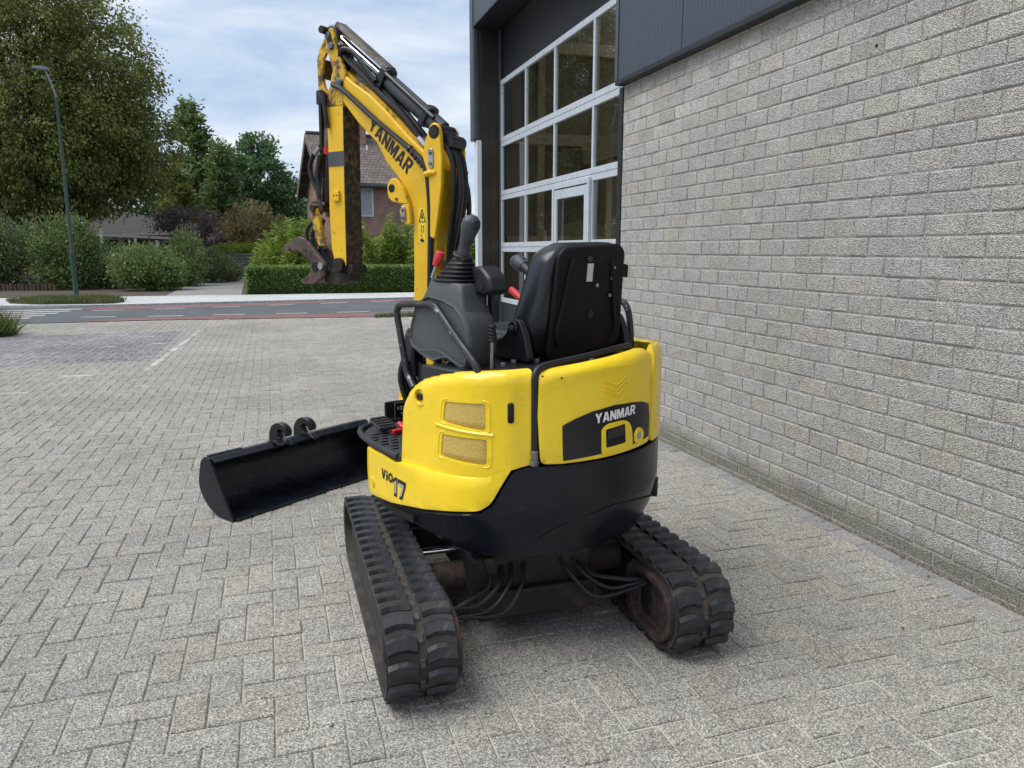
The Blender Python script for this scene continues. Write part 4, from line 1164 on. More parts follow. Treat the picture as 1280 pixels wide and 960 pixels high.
# ---------------- undercarriage
TW = 0.235; TY = 0.58; TR = 0.150     # belt
def loop_pt(s, r):
    """s in metres along the centreline of radius TR; returns y, z, tangent angle"""
    L = 2 * TY; A_ = math.pi * TR; T = 2 * L + 2 * A_; s %= T
    zc = TR + 0.0150
    if s < L: return (-TY + s, zc + r, 0.0)                       # top run, to the front
    s -= L
    if s < A_: a = s / TR; return (TY + r * math.sin(a), zc + r * math.cos(a), -a)
    s -= A_
    if s < L: return (TY - s, zc - r, -math.pi)
    s -= L
    a = s / TR; return (-TY - r * math.sin(a), zc - r * math.cos(a), -math.pi - a)
TLEN = 4 * TY + 2 * math.pi * TR
NLUG = 42
def lug_mesh(side, variant):
    """one tread bar; x across the belt, y along, z outwards"""
    rr = random.Random(variant)
    x0, x1 = (0.016, TW / 2 - 0.004)
    def row(x, f):
        d = 0.0205; bow = 0.011 * math.sin(f * math.pi)
        return [(x, -d - 0.007 + bow, 0), (x, -d + bow + 0.002, 0.0150), (x, d * 0.75 + bow, 0.0150), (x, d + 0.006 + bow, 0)]
    mb = MB()
    rows = []
    for i in range(4):
        f = i / 3; x = x0 + (x1 - x0) * f
        rows.append([(side * p[0], p[1] + rr.uniform(-.001, .001), p[2]) for p in row(x, f)])
    mb.loft(rows)
    return mb
lug_me = {}
for sd in (-1, 1):
    for v in range(3):
        me = lug_mesh(sd, v).mesh('tread_lug'); me.materials.append(M['lug_rubber'])
        lug_me[(sd, v)] = me
link_me = MB().loft([[(-.010, -.016, 0), (.010, -.016, 0), (.010, .016, 0), (-.010, .016, 0)], [(-.007, -.011, .005), (.007, -.011, .005), (.007, .011, .005), (-.007, .011, .005)]]).mesh('track_link'); link_me.materials.append(M['link_steel'])
for side, cx in (('l', (0.285 + 0.52) / 2 - SX), ('r', (1.33 + 1.565) / 2 - SX)):
    n = 72; rings = []
    for k in range(n):
        y, z, a = loop_pt(TLEN * k / n, TR); y2, z2, _ = loop_pt(TLEN * k / n, TR - 0.024)
        rings.append([TF(cx - TW / 2, y, z), TF(cx + TW / 2, y, z), TF(cx + TW / 2 - 0.004, y2, z2), TF(cx - TW / 2 + 0.004, y2, z2)])
    mb = MB(); mb.loft(rings + [rings[0]], cap=False)
    trk = mb.build('crawler_track', 'track_rubber', ex, smooth=40)
    # link plates in the groove between the lugs
    for k in range(NLUG):
        s = TLEN * k / NLUG
        y, z, a = loop_pt(s, TR)
        for sd in (-1, 1):
            so = s + (TLEN / NLUG * 0.5 if sd > 0 else 0)
            y, z, a = loop_pt(so, TR)
            o = bpy.data.objects.new('tread_lug', lug_me[(sd, (k * 5 + sd) % 3)])
            COL.objects.link(o); o.parent = trk
            o.matrix_local = Matrix.Translation(TF(cx, y, z)) @ Matrix.Rotation(-BETA, 4, 'Z') @ Matrix.Rotation(a, 4, 'X')
    for k in range(NLUG):
        y, z, a = loop_pt(TLEN * (k + 0.25) / NLUG, TR + 0.0005)
        o = bpy.data.objects.new('track_link', link_me); COL.objects.link(o); o.parent = trk
        o.matrix_local = Matrix.Translation(TF(cx, y, z)) @ Matrix.Rotation(-BETA, 4, 'Z') @ Matrix.Rotation(a, 4, 'X')
    # frame, wheels
    sgn = 1 if side == 'l' else -1          # inner side direction
    xi = cx + sgn * TW / 2                   # inner face of the belt
    fr = MB().box((cx - 0.098, -TY + 0.06, 0.075), (cx + 0.098, TY - 0.06, 0.262), TF).build('track_frame', 'dark_steel', ex, smooth=0, bevel=0.012)
    for yw, rw, nm in ((-TY, 0.122, 'drive_sprocket'), (TY, 0.118, 'idler_wheel')):
        m = MB(); m.cyl(TF(cx - 0.06, yw, TR + .0150), TF(cx + 0.06, yw, TR + .0150), rw, 28); m.build(nm, 'rust_steel', ex, bevel=0.008)
    for q in range(3):
        yw = -0.32 + q * 0.32
        m = MB(); m.cyl(TF(cx - 0.09, yw, 0.086), TF(cx + 0.09, yw, 0.086), 0.050, 18); m.build('track_roller', 'dark_steel', ex, bevel=0.006)
    m = MB(); m.cyl(TF(cx - 0.05, 0.0, 0.270), TF(cx + 0.05, 0.0, 0.270), 0.022, 14); m.build('carrier_roller', 'dark_steel', ex)
    # D shaped travel motor guard on the inner side, with its dished cover
    dprof = [(-TY - 0.118, 0.1675 + 0.01)]
    dprof = [(-TY - 0.128 * math.sin(a), 0.1675 + 0.122 * math.cos(a)) for a in [math.pi * k / 14 for k in range(15)]]
    dprof += [(-TY + 0.17, 0.05), (-TY + 0.22, 0.09), (-TY + 0.22, 0.25), (-TY + 0.18, 0.2895)]
    m = MB(); n = len(dprof); outer = dprof
    cy0 = sum(p for p, q in dprof) / n; cz0 = sum(q for p, q in dprof) / n
    inner_ = [(cy0 + (p - cy0) * 0.80, cz0 + (q - cz0) * 0.80) for p, q in dprof]
    x_a, x_b = xi - sgn * 0.055, xi + sgn * 0.022
    rings = [[TF(x_a, p, q) for p, q in outer], [TF(x_b, p, q) for p, q in outer], [TF(x_b, p, q) for p, q in inner_], [TF(xi - sgn * 0.02, p, q) for p, q in inner_]]
    m.loft(rings); m.build('motor_guard', 'rust_steel', ex, smooth=30, bevel=0.004)

# centre frame, cross tubes, blade
MB().box((-0.25, -0.33, 0.16), (0.25, 0.42, 0.345), TF).build('centre_frame', 'dark_steel', ex, smooth=0, bevel=0.02)
for y, z, r in ((-0.17, 0.215, 0.058), (0.24, 0.215, 0.058)):
    for x0, x1 in ((-0.48, -0.2505), (0.2505, 0.47)):
        m = MB(); m.cyl(TF(x0, y, z), TF(x1, y, z), r, 18); m.build('axle_tube', 'rust_steel', ex)
m = MB(); m.cyl(TF(-0.45, -0.10, 0.30), TF(-0.2505, -0.10, 0.30), 0.014, 12); m.build('spread_cylinder_rod', 'chrome', ex)
m = MB(); m.cyl(TF(0.2505, -0.16, 0.285), TF(0.42, -0.16, 0.285), 0.03, 14); m.build('spread_cylinder', 'rust_steel', ex)
m = MB(); m.cyl(TF(0, 0, 0.345), TF(0, 0, 0.452), 0.25, 40); m.build('slew_ring', 'dark_steel', ex)
MB().prism([(0.70, 0.03), (0.74, 0.02), (0.775, 0.10), (0.765, 0.20), (0.72, 0.285), (0.70, 0.275), (0.735, 0.19), (0.74, 0.11)], -0.62, 0.62, lambda p, t, q: TF(t, p, q)).build('dozer_blade', 'navy_paint', ex)
for x in (-0.2, 0.2):
    MB().box((x - 0.03, 0.42, 0.12), (x + 0.03, 0.735, 0.20), TF).build('blade_arm', 'dark_steel', ex, smooth=0, bevel=0.01)
MB().box((-0.24, -0.37, 0.10), (0.24, -0.333, 0.215), TF).build('rear_cross_plate', 'dark_steel', ex, smooth=0, bevel=0.01)
def hose(name, pts, r, fr=TF, mat='hose_rubber', parent=None, n=8):
    m = MB(); m.tube([fr(*p) for p in pts], r, n, 5)
    return m.build(name, mat, parent or ex)
for k, (x0, zz, sag, r) in enumerate(((-0.20, 0.30, 0.02, .008), (-0.16, 0.32, 0.05, .009), (-0.12, 0.33, 0.085, .008), (-0.07, 0.33, 0.115, .009))):
    hose('travel_hose', [(x0 + 0.03, -0.30, zz), (x0, -0.385, zz - 0.045 - sag * .35), (x0 - 0.09, -0.43, 0.245 - sag * 0.75), (-0.34, -0.44, 0.225 - sag * 0.55 + 0.012 * (k % 2)), (-0.40, -0.45, 0.215 - sag * 0.35)], r)
for k, (x0, zz, sag, r) in enumerate(((0.12, 0.33, 0.075, .009), (0.17, 0.32, 0.045, .008), (0.20, 0.30, 0.01, .009))):
    hose('travel_hose', [(x0 - 0.03, -0.30, zz), (x0 + 0.02, -0.38, zz - 0.05 - sag * .5), (x0 + 0.10, -0.43, 0.245 - sag), (0.36, -0.45, 0.235 - sag * 0.6), (0.42, -0.46, 0.235 - sag * .3)], r)
hose('drain_hose', [(-0.18, -0.34, 0.37), (-0.05, -0.37, 0.365), (0.1, -0.36, 0.372), (0.24, -0.32, 0.38)], 0.009)
MB().prism([(-0.21, 0.345), (-0.17, 0.345), (-0.13, 0.18), (-0.16, 0.17)], -0.345, -0.33, lambda p, t, q: TF(p, t, q)).build('hose_bracket', 'dark_steel', ex)

# ---------------- house of the machine: curved shell panels
def body_r(th, W=0.505, R=0.62, p=14):
    s = abs(math.sin(th)) + 1e-6
    return (R ** -p + (W / s) ** -p) ** (-1.0 / p)
KS = 0.6                                  # metres of shell per radian
def SH(s, z, off):
    th = s / KS
    r = body_r(th) + off
    return (r * math.sin(th), -r * math.cos(th), z)
def deg(d): return R_(d) * KS
def shell(name, poly, off, thick, mat, parent=ex, holes=(), hole_r=0.012, bevel=0.0, step=0.03, zstep=0.03, rnd=0.0, smooth=45, seg=2, rn=3):
    """a panel that follows the body outline; poly in (degrees from the rear centre, height); off: outward offset, number or f(s, z)"""
    P = [(deg(a), z) for a, z in poly]
    if rnd: P = round_poly(P, rnd if not isinstance(rnd, (list, tuple)) else list(rnd), rn)
    bm = bmesh.new()
    vs = [bm.verts.new((s, z, 0)) for s, z in P]
    bm.faces.new(vs)
    s0, s1 = min(p[0] for p in P), max(p[0] for p in P); z0, z1 = min(p[1] for p in P), max(p[1] for p in P)
    def cut(co, no):
        bmesh.ops.bisect_plane(bm, geom=bm.verts[:] + bm.edges[:] + bm.faces[:], plane_co=co, plane_no=no, dist=1e-6)
    k = s0 + step
    while k < s1 - 0.002: cut((k, 0, 0), (1, 0, 0)); k += step
    k = z0 + zstep
    while k < z1 - 0.002: cut((0, k, 0), (0, 1, 0)); k += zstep
    hs = []
    for h in holes:
        H = [(deg(a), z) for a, z in h]; H = round_poly(H, hole_r, 2); hs.append(H)
        for i in range(len(H)):
            a, b = Vector((*H[i], 0)), Vector((*H[(i + 1) % len(H)], 0)); d = b - a
            if d.length > 1e-5: cut(a, Vector((d.y, -d.x, 0)).normalized())
    if hs:
        kill = [f for f in bm.faces if any(inside(H, f.calc_center_median().x, f.calc_center_median().y) for H in hs)]
        bmesh.ops.delete(bm, geom=kill, context='FACES')
    for v in bm.verts:
        o = off(v.co.x, v.co.y) if callable(off) else off
        v.co = Vector(SH(v.co.x, v.co.y, o))
    bmesh.ops.recalc_face_normals(bm, faces=bm.faces)
    c = Vector((0, 0, 0))
    f0 = max(bm.faces, key=lambda f: f.calc_area())
    mid = f0.calc_center_median()
    if f0.normal.dot(Vector((mid.x, mid.y, 0))) < 0: bmesh.ops.reverse_faces(bm, faces=bm.faces)
    me = bpy.data.meshes.new(name); bm.to_mesh(me); bm.free()
    ob = finish(bpy.data.objects.new(name, me), name, mat, parent, smooth=smooth, solid=thick, bevel=bevel, seg=seg)
    return ob

def taper(s, z):
    o = 0.0
    if z < 0.60: o -= 0.068 * ((0.60 - z) / 0.18) ** 1.5
    return o
slant = [(-30.3, 0.772), (-36.2, 0.757), (-39.4, 0.700), (-42.7, 0.634), (-46.5, 0.606), (-54, 0.590), (-73.6, 0.546), (-100, 0.504), (-123, 0.486)]
cw_edge = lambda d: float(np.interp(d, [-123, -100, -73.6, -54, -46.5, -42.7, -39.4, -36.2], [0.486, 0.504, 0.546, 0.590, 0.606, 0.634, 0.70, 0.757]))
def cw_off(s, z):
    d = s / KS * 180 / math.pi
    o = taper(s, z)
    if d < -44:                            # the flange under the yellow skirt stands a little proud
        k = min(1.0, (-44 - d) / 8)
        o += 0.020 * k * max(0.0, 1 - (cw_edge(d) - z) / 0.05)
    return o
cw_poly = [(125, 0.775)] + slant + [(-128, 0.47), (-128, 0.425), (125, 0.425)]
cw = shell('counterweight', cw_poly, cw_off, 0.05, 'navy_paint', bevel=0.008, rnd=0.012)
# seam line across the lower right of the counterweight: a separate lower casting
m = MB(); m.tube([SH(deg(d), z, taper(0, z) + 0.0022) for d, z in [(-27, 0.505), (-21, 0.545), (-9, 0.578), (1, 0.594), (15, 0.580), (30, 0.545), (45, 0.50)]], 0.0028, 6, 4); m.build('casting_seam', 'hole_dark', cw)
# right rear guard tab
shell('rubber_tab', [(33, 0.60), (37, 0.60), (36, 0.53), (33, 0.53)], 0.006, 0.02, 'black_plastic', parent=cw, bevel=0.003)

# yellow lower skirt (left), runs forward under the step
sk_poly = [(-37.0, 0.762), (-40.3, 0.702), (-43.4, 0.642), (-47, 0.617), (-54, 0.603), (-73.6, 0.560), (-100, 0.519), (-122, 0.501), (-123.5, 0.60), (-122.5, 0.700), (-108, 0.700), (-97, 0.690), (-92, 0.700), (-60, 0.722), (-45, 0.735), (-40, 0.762)]
def sk_off(s, z):
    d = s / KS * 180 / math.pi
    k = min(1, max(0, (-d - 38) / 10)); k = k * k * (3 - 2 * k)
    t = min(1, max(0, (0.735 - z) / 0.035)); t = t * t * (3 - 2 * t)
    b = min(1, max(0, (0.56 - z) / 0.07))
    return 0.014 * t * k
skirt = shell('side_skirt', sk_poly, sk_off, 0.02, 'yellow_panel_paint', bevel=0.006, rnd=[0, 0, .03, .03, 0, 0, 0, .03, 0.02, .02, 0, 0, 0, 0, 0, 0])
# left side panel with the vents
def top_roll(ztop, rad):
    def f(s, z):
        zt = ztop(s / KS * 180 / math.pi); a = (z - (zt - rad)) / rad
        return 0.0 if a <= 0 else -rad * 0.75 * (1 - math.sqrt(max(0.0, 1 - min(a, 1) ** 2)))
    return f
lp_top = lambda d: float(np.interp(d, [-93, -89.4, -86.5, -82, -76, -65.5, -55, -45, -30], [0.90, 0.955, 0.99, 1.018, 1.042, 1.068, 1.09, 1.10, 1.108]))
lp_poly = [(-93.0, 0.692), (-91.6, 0.80), (-90.2, 0.90), (-88.6, 0.958), (-86, 0.993), (-82, 1.018), (-76, 1.042), (-65.5, 1.068), (-55, 1.09), (-45, 1.10), (-36.6, 1.105), (-30.2, 1.108), (-30.4, 0.778), (-36.8, 0.763), (-40, 0.758), (-45, 0.731), (-60, 0.716), (-80, 0.704)]
roll = top_roll(lp_top, 0.045)
def lp_off(s, z):
    d = s / KS * 180 / math.pi
    o = roll(s, z)
    # crease at the rear corner: rear chamfer set slightly flatter
    if d > -37: o -= 0.012 * min(1, (d + 37) / 4)
    return o
v1 = [(-61, 0.983), (-44.9, 0.992), (-44.9, 0.897), (-62, 0.911)]
v2 = [(-62.6, 0.864), (-44.5, 0.869), (-44.7, 0.777), (-63.6, 0.782)]
panel = shell('side_panel', lp_poly, lp_off, 0.018, 'yellow_panel_paint', bevel=0.006, holes=(v1, v2), rnd=[0.01, 0, 0, 0.01, 0.01, 0, 0, 0, 0, 0, 0, .012, .012, 0, 0, 0, 0, 0], step=0.025, zstep=0.015)
for v in (v1, v2):
    cxv = sum(p[0] for p in v) / 4; czv = sum(p[1] for p in v) / 4
    g = [(cxv + (a - cxv) * 1.06, czv + (z - czv) * 1.08) for a, z in v]
    shell('vent_grille', g, lambda s, z: lp_off(s, z) - 0.0035, 0.002, 'vent_mesh', parent=panel, rnd=0.012)
    # raised lip round the vent
    def ring(scale, off):
        return [(cxv + (a - cxv) * (1 + scale * 0.8), czv + (z - czv) * (1 + scale)) for a, z in v]
    pts = round_poly([(deg(a), z) for a, z in ring(0.20, 0)], 0.022, 4)
    m = MB(); m.tube([SH(s, z, lp_off(s, z) - 0.001) for s, z in pts + [pts[0]]], 0.0036, 6, 0, cap=False)
    m.build('vent_lip', 'yellow_panel_paint', panel)
m = MB(); m.tube([SH(deg(a), z, lp_off(deg(a), z) + 0.0) for a, z in [(-66, 0.893), (-60, 0.890), (-54, 0.888), (-48, 0.886), (-42.5, 0.884)]], 0.006, 6, 0); m.build('vent_rib', 'yellow_panel_paint', panel)
def stud(parent, d, z, off, r, h, mat, name, n=20, dish=None):
    s = deg(d); a = Vector(SH(s, z, off)); b = Vector(SH(s, z, off + h))
    m = MB(); m.cyl(a, b, r, n); o = m.build(name, mat, parent, bevel=min(r, h) * 0.25)
    return o
def ringat(parent, d, z, off, r, t, mat, name):
    s = deg(d); c = Vector(SH(s, z, off)); nrm = (Vector(SH(s, z, off + 1)) - c).normalized(); u = nrm.cross(Vector((0, 0, 1))).normalized(); w = nrm.cross(u)
    m = MB(); m.tube([c + (u * math.cos(k * math.pi / 10) + w * math.sin(k * math.pi / 10)) * r for k in range(21)], t, 6, 0, cap=False)
    return m.build(name, mat, parent)
ringat(panel, -75.8, 0.978, 0.0, 0.030, 0.006, 'yellow_panel_paint', 'fastener_boss')
stud(panel, -75.8, 0.978, -0.004, 0.015, 0.012, 'black_plastic', 'fastener')
ringat(skirt, -118.5, 0.560, 0.004, 0.026, 0.006, 'yellow_panel_paint', 'fastener_boss')
stud(skirt, -118.5, 0.560, 0.0, 0.016, 0.012, 'black_plastic', 'fastener')
# oval slot in the rear chamfer
slot = [(-37.8 + 0.0, 0.930), (-36.0, 0.930), (-36.0, 0.994), (-37.8, 0.994)]
shell('latch_slot', [(-38.0, 0.927), (-36.0, 0.927), (-36.0, 0.997), (-38.0, 0.997)], 0.0012, 0.004, 'hole_dark', parent=panel, rnd=0.02, rn=6)

# rear bonnet
bn_top = lambda d: float(np.interp(d, [-29, -24, -10, 4, 14, 22], [1.098, 1.108, 1.125, 1.142, 1.150, 1.146]))
bn_poly = [(-27.6, 0.782), (-21, 0.779), (-6.5, 0.781), (8, 0.786), (20.8, 0.790), (21.6, 0.95), (20.5, 1.12), (17, 1.148), (12, 1.150), (4, 1.142), (-10, 1.126), (-24, 1.108), (-28.2, 1.095), (-28.6, 0.95)]
bn_roll = top_roll(bn_top, 0.05)
def bn_off(s, z):
    d = s / KS * 180 / math.pi
    o = bn_roll(s, z)
    zl = 1.075 + 0.018 * math.cos((d - 4) / 24 * 1.57)       # a curved ledge under the top edge
    t = min(1, max(0, (z - (zl - 0.012)) / 0.024)); t = t * t * (3 - 2 * t)
    o += 0.011 * t * max(0, math.cos((d + 2) / 26 * 1.45))
    return o
bonnet = shell('rear_bonnet', bn_poly, bn_off, 0.02, 'yellow_panel_paint', bevel=0.007, rnd=[.02, 0, 0, 0, .02, 0, .02, .01, 0, 0, 0, 0, .02, 0], step=0.022, zstep=0.012)
dec = [(-20.2, 0.788), (-5, 0.797), (8, 0.803), (20.4, 0.811), (20.6, 0.88), (19.6, 0.938), (14, 0.955), (8, 0.962), (-1, 0.965), (-10, 0.953), (-16, 0.934), (-20.6, 0.913)]
shell('black_decal', dec, lambda s, z: bn_off(s, z) + 0.0012, 0.0, 'black_film', parent=bonnet, rnd=0.006, step=0.02, zstep=0.02)
fr_ = [(-6.0, 0.790), (8.6, 0.797), (8.0, 0.862), (6.4, 0.892), (3.5, 0.905), (-3.8, 0.902), (-6.3, 0.885)]
shell('recess_frame', fr_, 0.005, 0.006, 'yellow_panel_paint', parent=bonnet, bevel=0.003, rnd=0.016, holes=([(-4.3, 0.815), (4.9, 0.820), (4.2, 0.891), (-4.7, 0.882)],), hole_r=0.005, step=0.01, zstep=0.01)
shell('latch_recess', [(-5.0, 0.810), (5.6, 0.814), (5.0, 0.896), (-5.4, 0.888)], 0.0022, 0.004, 'hole_dark', parent=bonnet, rnd=0.01)
shell('latch_paddle', [(-3.5, 0.846), (3.7, 0.851), (3.2, 0.886), (-3.8, 0.877)], 0.0045, 0.003, 'black_plastic', parent=bonnet, rnd=0.006, bevel=0.001)
ringat(bonnet, 12.0, 0.832, 0.004, 0.024, 0.007, 'yellow_panel_paint', 'lock_boss')
stud(bonnet, 12.0, 0.832, 0.0, 0.019, 0.006, 'yellow_panel_paint', 'lock_seat')
stud(bonnet, 12.0, 0.832, 0.003, 0.012, 0.007, 'bare_steel', 'lock_cylinder')
# embossed chevron: two nested V bars
for dz in (0.0, -0.018, -0.036):
    pts = [(-5.6, 1.056 + dz * 0.9), (-0.3, 1.036 + dz), (4.9, 1.066 + dz * 0.9)]
    m = MB(); m.tube([SH(deg(a), z, bn_off(deg(a), z) + 0.0015) for a, z in pts], 0.0052, 6, 0); m.build('chevron_bar', 'yellow_panel_paint', bonnet)

for d, z in ((-27.0, 1.085), (-21.0, 1.078)):
    stud(bonnet, d, z, bn_off(deg(d), z) - 0.001, 0.0035, 0.003, 'hole_dark', 'panel_screw', 8)
# right hand panel and remaining covers
rp_poly = [(22.2, 0.785), (40, 0.785), (125, 0.785), (125, 1.10), (60, 1.135), (30, 1.150), (22.6, 1.152)]
right_panel = shell('right_side_panel', rp_poly, lambda s, z: top_roll(lambda d: 1.15 if d < 40 else 1.12, 0.04)(s, z) + 0.004, 0.02, 'yellow_panel_paint', bevel=0.006, rnd=0.02)
# rubber seal between side panel and bonnet and along the bonnet top
m = MB(); m.tube([SH(deg(-29.4), z, -0.010) for z in (0.775, 0.86, 0.95, 1.04, 1.08)] + [SH(deg(-28.2), 1.106, -0.022), SH(deg(-23), 1.120, -0.045), SH(deg(-10), 1.137, -0.055), SH(deg(4), 1.153, -0.058), SH(deg(14), 1.158, -0.055)], 0.012, 8, 4)
m.build('rubber_seal', 'hose_rubber', ex)
# mooring bolt at the counterweight corner
cpt = SH(deg(-29.6), 0.778, 0.004)
m = MB(); m.cyl(cpt, (cpt[0], cpt[1], 0.830), 0.012, 12); m.build('lifting_bolt', 'grey_steel', ex, bevel=0.002)
m = MB(); m.cyl((cpt[0], cpt[1], 0.779), (cpt[0], cpt[1], 0.796), 0.017, 6); m.build('bolt_nut', 'grey_steel', ex, smooth=0, bevel=0.002)

# inner body: deck under the seat, floor, and a dark core
def ring_pts(off, a0, a1, n, z):
    return [SH(deg(a0 + (a1 - a0) * k / n), z, off) for k in range(n + 1)]
deck = [(p[0], p[1]) for p in ring_pts(-0.028, -80, 80, 24, 0)]
deck += [(0.46, 0.0), (-0.22, 0.0), (-0.24, -0.13), (-0.45, -0.13)]
MB().prism([(x, y) for x, y in deck], 1.02, 1.092, lambda p, t, q: (p, q, t)).build('engine_deck', 'black_plastic', ex, smooth=30, bevel=0.008)
MB().prism([(x * .93, y * .93 + .0) for x, y in deck], 0.47, 1.018, lambda p, t, q: (p, q, t)).build('engine_bay', 'hole_dark', ex, smooth=30)
fl = [(p[0], p[1]) for p in ring_pts(-0.03, -90, -122, 8, 0)] + [(-0.40, 0.50), (-0.2, 0.62), (0.2, 0.62), (0.45, 0.45), (0.46, 0.0)]
MB().prism(fl, 0.45, 0.685, lambda p, t, q: (p, q, t)).build('floor_frame', 'dark_steel', ex, smooth=30)
fm = [(p[0], p[1]) for p in ring_pts(0.004, -93, -121, 8, 0)] + [(-0.44, 0.47), (-0.36, 0.55), (0.25, 0.56), (0.25, 0.02)]
fmat = MB().prism(round_poly(fm, 0.02), 0.686, 0.722, lambda p, t, q: (p, q, t)).build('floor_mat', 'mat_rubber', ex, smooth=30, bevel=0.006)
mb = MB()
for i in range(7):
    for j in range(10):
        x = -0.47 + i * 0.045 + (j % 2) * 0.02; y = 0.05 + j * 0.042
        if x * x + y * y > 0.58 ** 2 or x < -0.49: continue
        mb.box((x - 0.013, y - 0.008, 0.7225), (x + 0.013, y + 0.008, 0.727))
mb.build('mat_tread', 'mat_rubber', fmat, smooth=0)
m = MB(); m.tube([SH(deg(-95), 0.716, 0.006), SH(deg(-108), 0.718, 0.006), SH(deg(-119), 0.720, 0.006), (-0.46, 0.46, 0.722), (-0.38, 0.55, 0.724), (-0.2, 0.58, 0.724)], 0.013, 8, 4); m.build('mat_edge', 'mat_rubber', fmat)
# foot pedal and notice plate
ped = MB().box((-0.42, 0.36, 0.738), (-0.335, 0.455, 0.756), lambda x, y, z: (x, y, z + (y - 0.36) * 0.25)).build('foot_pedal', 'mat_rubber', ex, smooth=0, bevel=0.008)
for k in range(4):
    MB().box((-0.415, 0.372 + k * 0.022, 0.7565), (-0.34, 0.384 + k * 0.022, 0.761), lambda x, y, z: (x, y, z + (y - 0.36) * 0.25)).build('pedal_rib', 'mat_rubber', ped, smooth=0)
MB().box((-0.37, 0.325, 0.7235), (-0.30, 0.350, 0.745)).build('pedal_base', 'red_paint', ex, smooth=0, bevel=0.005)
m = MB(); m.cyl((-0.32, 0.33, 0.75), (-0.325, 0.36, 0.765), 0.010, 10); m.build('pedal_pin', 'red_knob', ex)
pl = MB().box((-0.275, 0.575, 0.70), (-0.10, 0.588, 0.815)).build('notice_plate', 'black_plastic', ex, smooth=0, bevel=0.008)
MB().box((-0.225, 0.5735, 0.715), (-0.13, 0.5747, 0.803)).build('notice_film', 'black_film', pl, smooth=0)
for (x, z, w, h) in ((-0.213, 0.772, 0.008, 0.016), (-0.199, 0.769, 0.011, 0.020), (-0.184, 0.769, 0.008, 0.020), (-0.172, 0.769, 0.007, 0.020)):
    MB().box((x, 0.5720, z), (x + w, 0.5733, z + h)).build('notice_mark', 'grey_film', pl, smooth=0)
MB().prism([(-0.20, 0.757), (-0.175, 0.757), (-0.1875, 0.742)], 0.5720, 0.5733, lambda p, t, q: (p, t, q)).build('notice_arrow', 'grey_film', pl, smooth=0)
for x0, x1, z0, z1 in ((-0.228, -0.2255, 0.715, 0.803), (-0.1295, -0.127, 0.715, 0.803), (-0.228, -0.127, 0.8035, 0.806)):
    MB().box((x0, 0.5720, z0), (x1, 0.5733, z1)).build('notice_border', 'grey_film', pl, smooth=0)

# ---------------- seat
st = MB()
LEAN = 0.10
def seat_pt(x, y, z): return (x, y - (z - 1.08) * LEAN, z)
shell_pl = round_poly([(-0.090, 1.086), (0.262, 1.128), (0.288, 1.16), (0.272, 1.50), (0.240, 1.527), (-0.035, 1.512), (-0.066, 1.485)], [0.05, 0.02, 0.03, 0.05, 0.03, 0.04, 0.03], 4)
seat = MB().prism(shell_pl, -0.345, -0.322, lambda p, t, q: seat_pt(p, t, q)).build('seat_back_shell', 'seat_shell', ex, smooth=40, bevel=0.0115, seg=4)
for k, (x0, x1) in enumerate(((-0.035, -0.055), (0.225, 0.245))):
    m = MB(); m.tube([seat_pt(0.0 + (0.0 if k == 0 else 0.20), -0.347, 1.47), seat_pt(x0 + .02 * (1 - 2 * k), -0.350, 1.42), seat_pt(x0, -0.350, 1.30), seat_pt(x1, -0.350, 1.20), seat_pt(x1 + 0.015 * (1 - 2 * k), -0.347, 1.15)], 0.008, 8, 4); m.build('pressed_rib', 'seat_shell', seat)
MB().box((0.074, -0.3482, 1.385), (0.104, -0.3472, 1.452), seat_pt).build('worn_label', 'paper', seat, smooth=0)
for x, z, r in ((0.08, 1.468, 0.012), (0.128, 1.37, 0.008), (0.205, 1.395, 0.007), (0.20, 1.33, 0.007), (0.212, 1.435, 0.006)):
    a = seat_pt(x, -0.3475, z); m = MB(); m.cyl(a, (a[0], a[1] - 0.006, a[2]), r, 8); m.build('rivet', 'rust_steel' if r > 0.01 else 'bare_steel', seat)
MB().prism(round_poly([(0.098, 1.245), (0.122, 1.245), (0.122, 1.275), (0.098, 1.275)], .01), -0.3484, -0.3474, lambda p, t, q: seat_pt(p, t, q)).build('rust_patch', 'rust_steel', seat)
MB().prism(round_poly([(0.266, 1.40), (0.300, 1.395), (0.297, 1.445), (0.27, 1.45)], .008), -0.343, -0.335, lambda p, t, q: seat_pt(p, t, q)).build('side_tab', 'seat_shell', seat, bevel=0.003)
cush = round_poly([(-0.11, 1.10), (0.285, 1.10), (0.325, 1.20), (0.300, 1.49), (0.25, 1.532), (-0.015, 1.526), (-0.085, 1.485), (-0.125, 1.34), (-0.165, 1.21)], [.05, .05, .06, .06, .05, .05, .06, .08, .06], 4)
rings = []
ccx, ccz = 0.09, 1.31
for t, sc in ((-0.321, 0.90), (-0.310, 0.965), (-0.290, 1.0), (-0.235, 1.01), (-0.200, 0.97), (-0.170, 0.86), (-0.155, 0.6)):
    rings.append([seat_pt(ccx + (p - ccx) * sc, t, ccz + (q - ccz) * sc) for p, q in cush])
MB().loft(rings).build('backrest_cushion', 'vinyl', ex, smooth=60, bevel=0.004)
base = round_poly([(-0.15, -0.28), (0.31, -0.28), (0.33, 0.05), (0.28, 0.17), (-0.12, 0.17), (-0.17, 0.05)], 0.07, 4)
rings = []
for z, sc in ((1.105, 0.94), (1.12, 1.0), (1.155, 1.0), (1.178, 0.94), (1.188, 0.78), (1.186, 0.5)):
    rings.append([(0.08 + (p - 0.08) * sc, -0.05 + (q + 0.05) * sc, z + 0.010 * max(0, q) / .17) for p, q in base])
MB().loft(rings).build('seat_cushion', 'vinyl', ex, smooth=60)
MB().box((-0.10, -0.31, 1.0925), (0.25, 0.10, 1.110)).build('seat_rail', 'black_paint', ex, smooth=0, bevel=0.004)
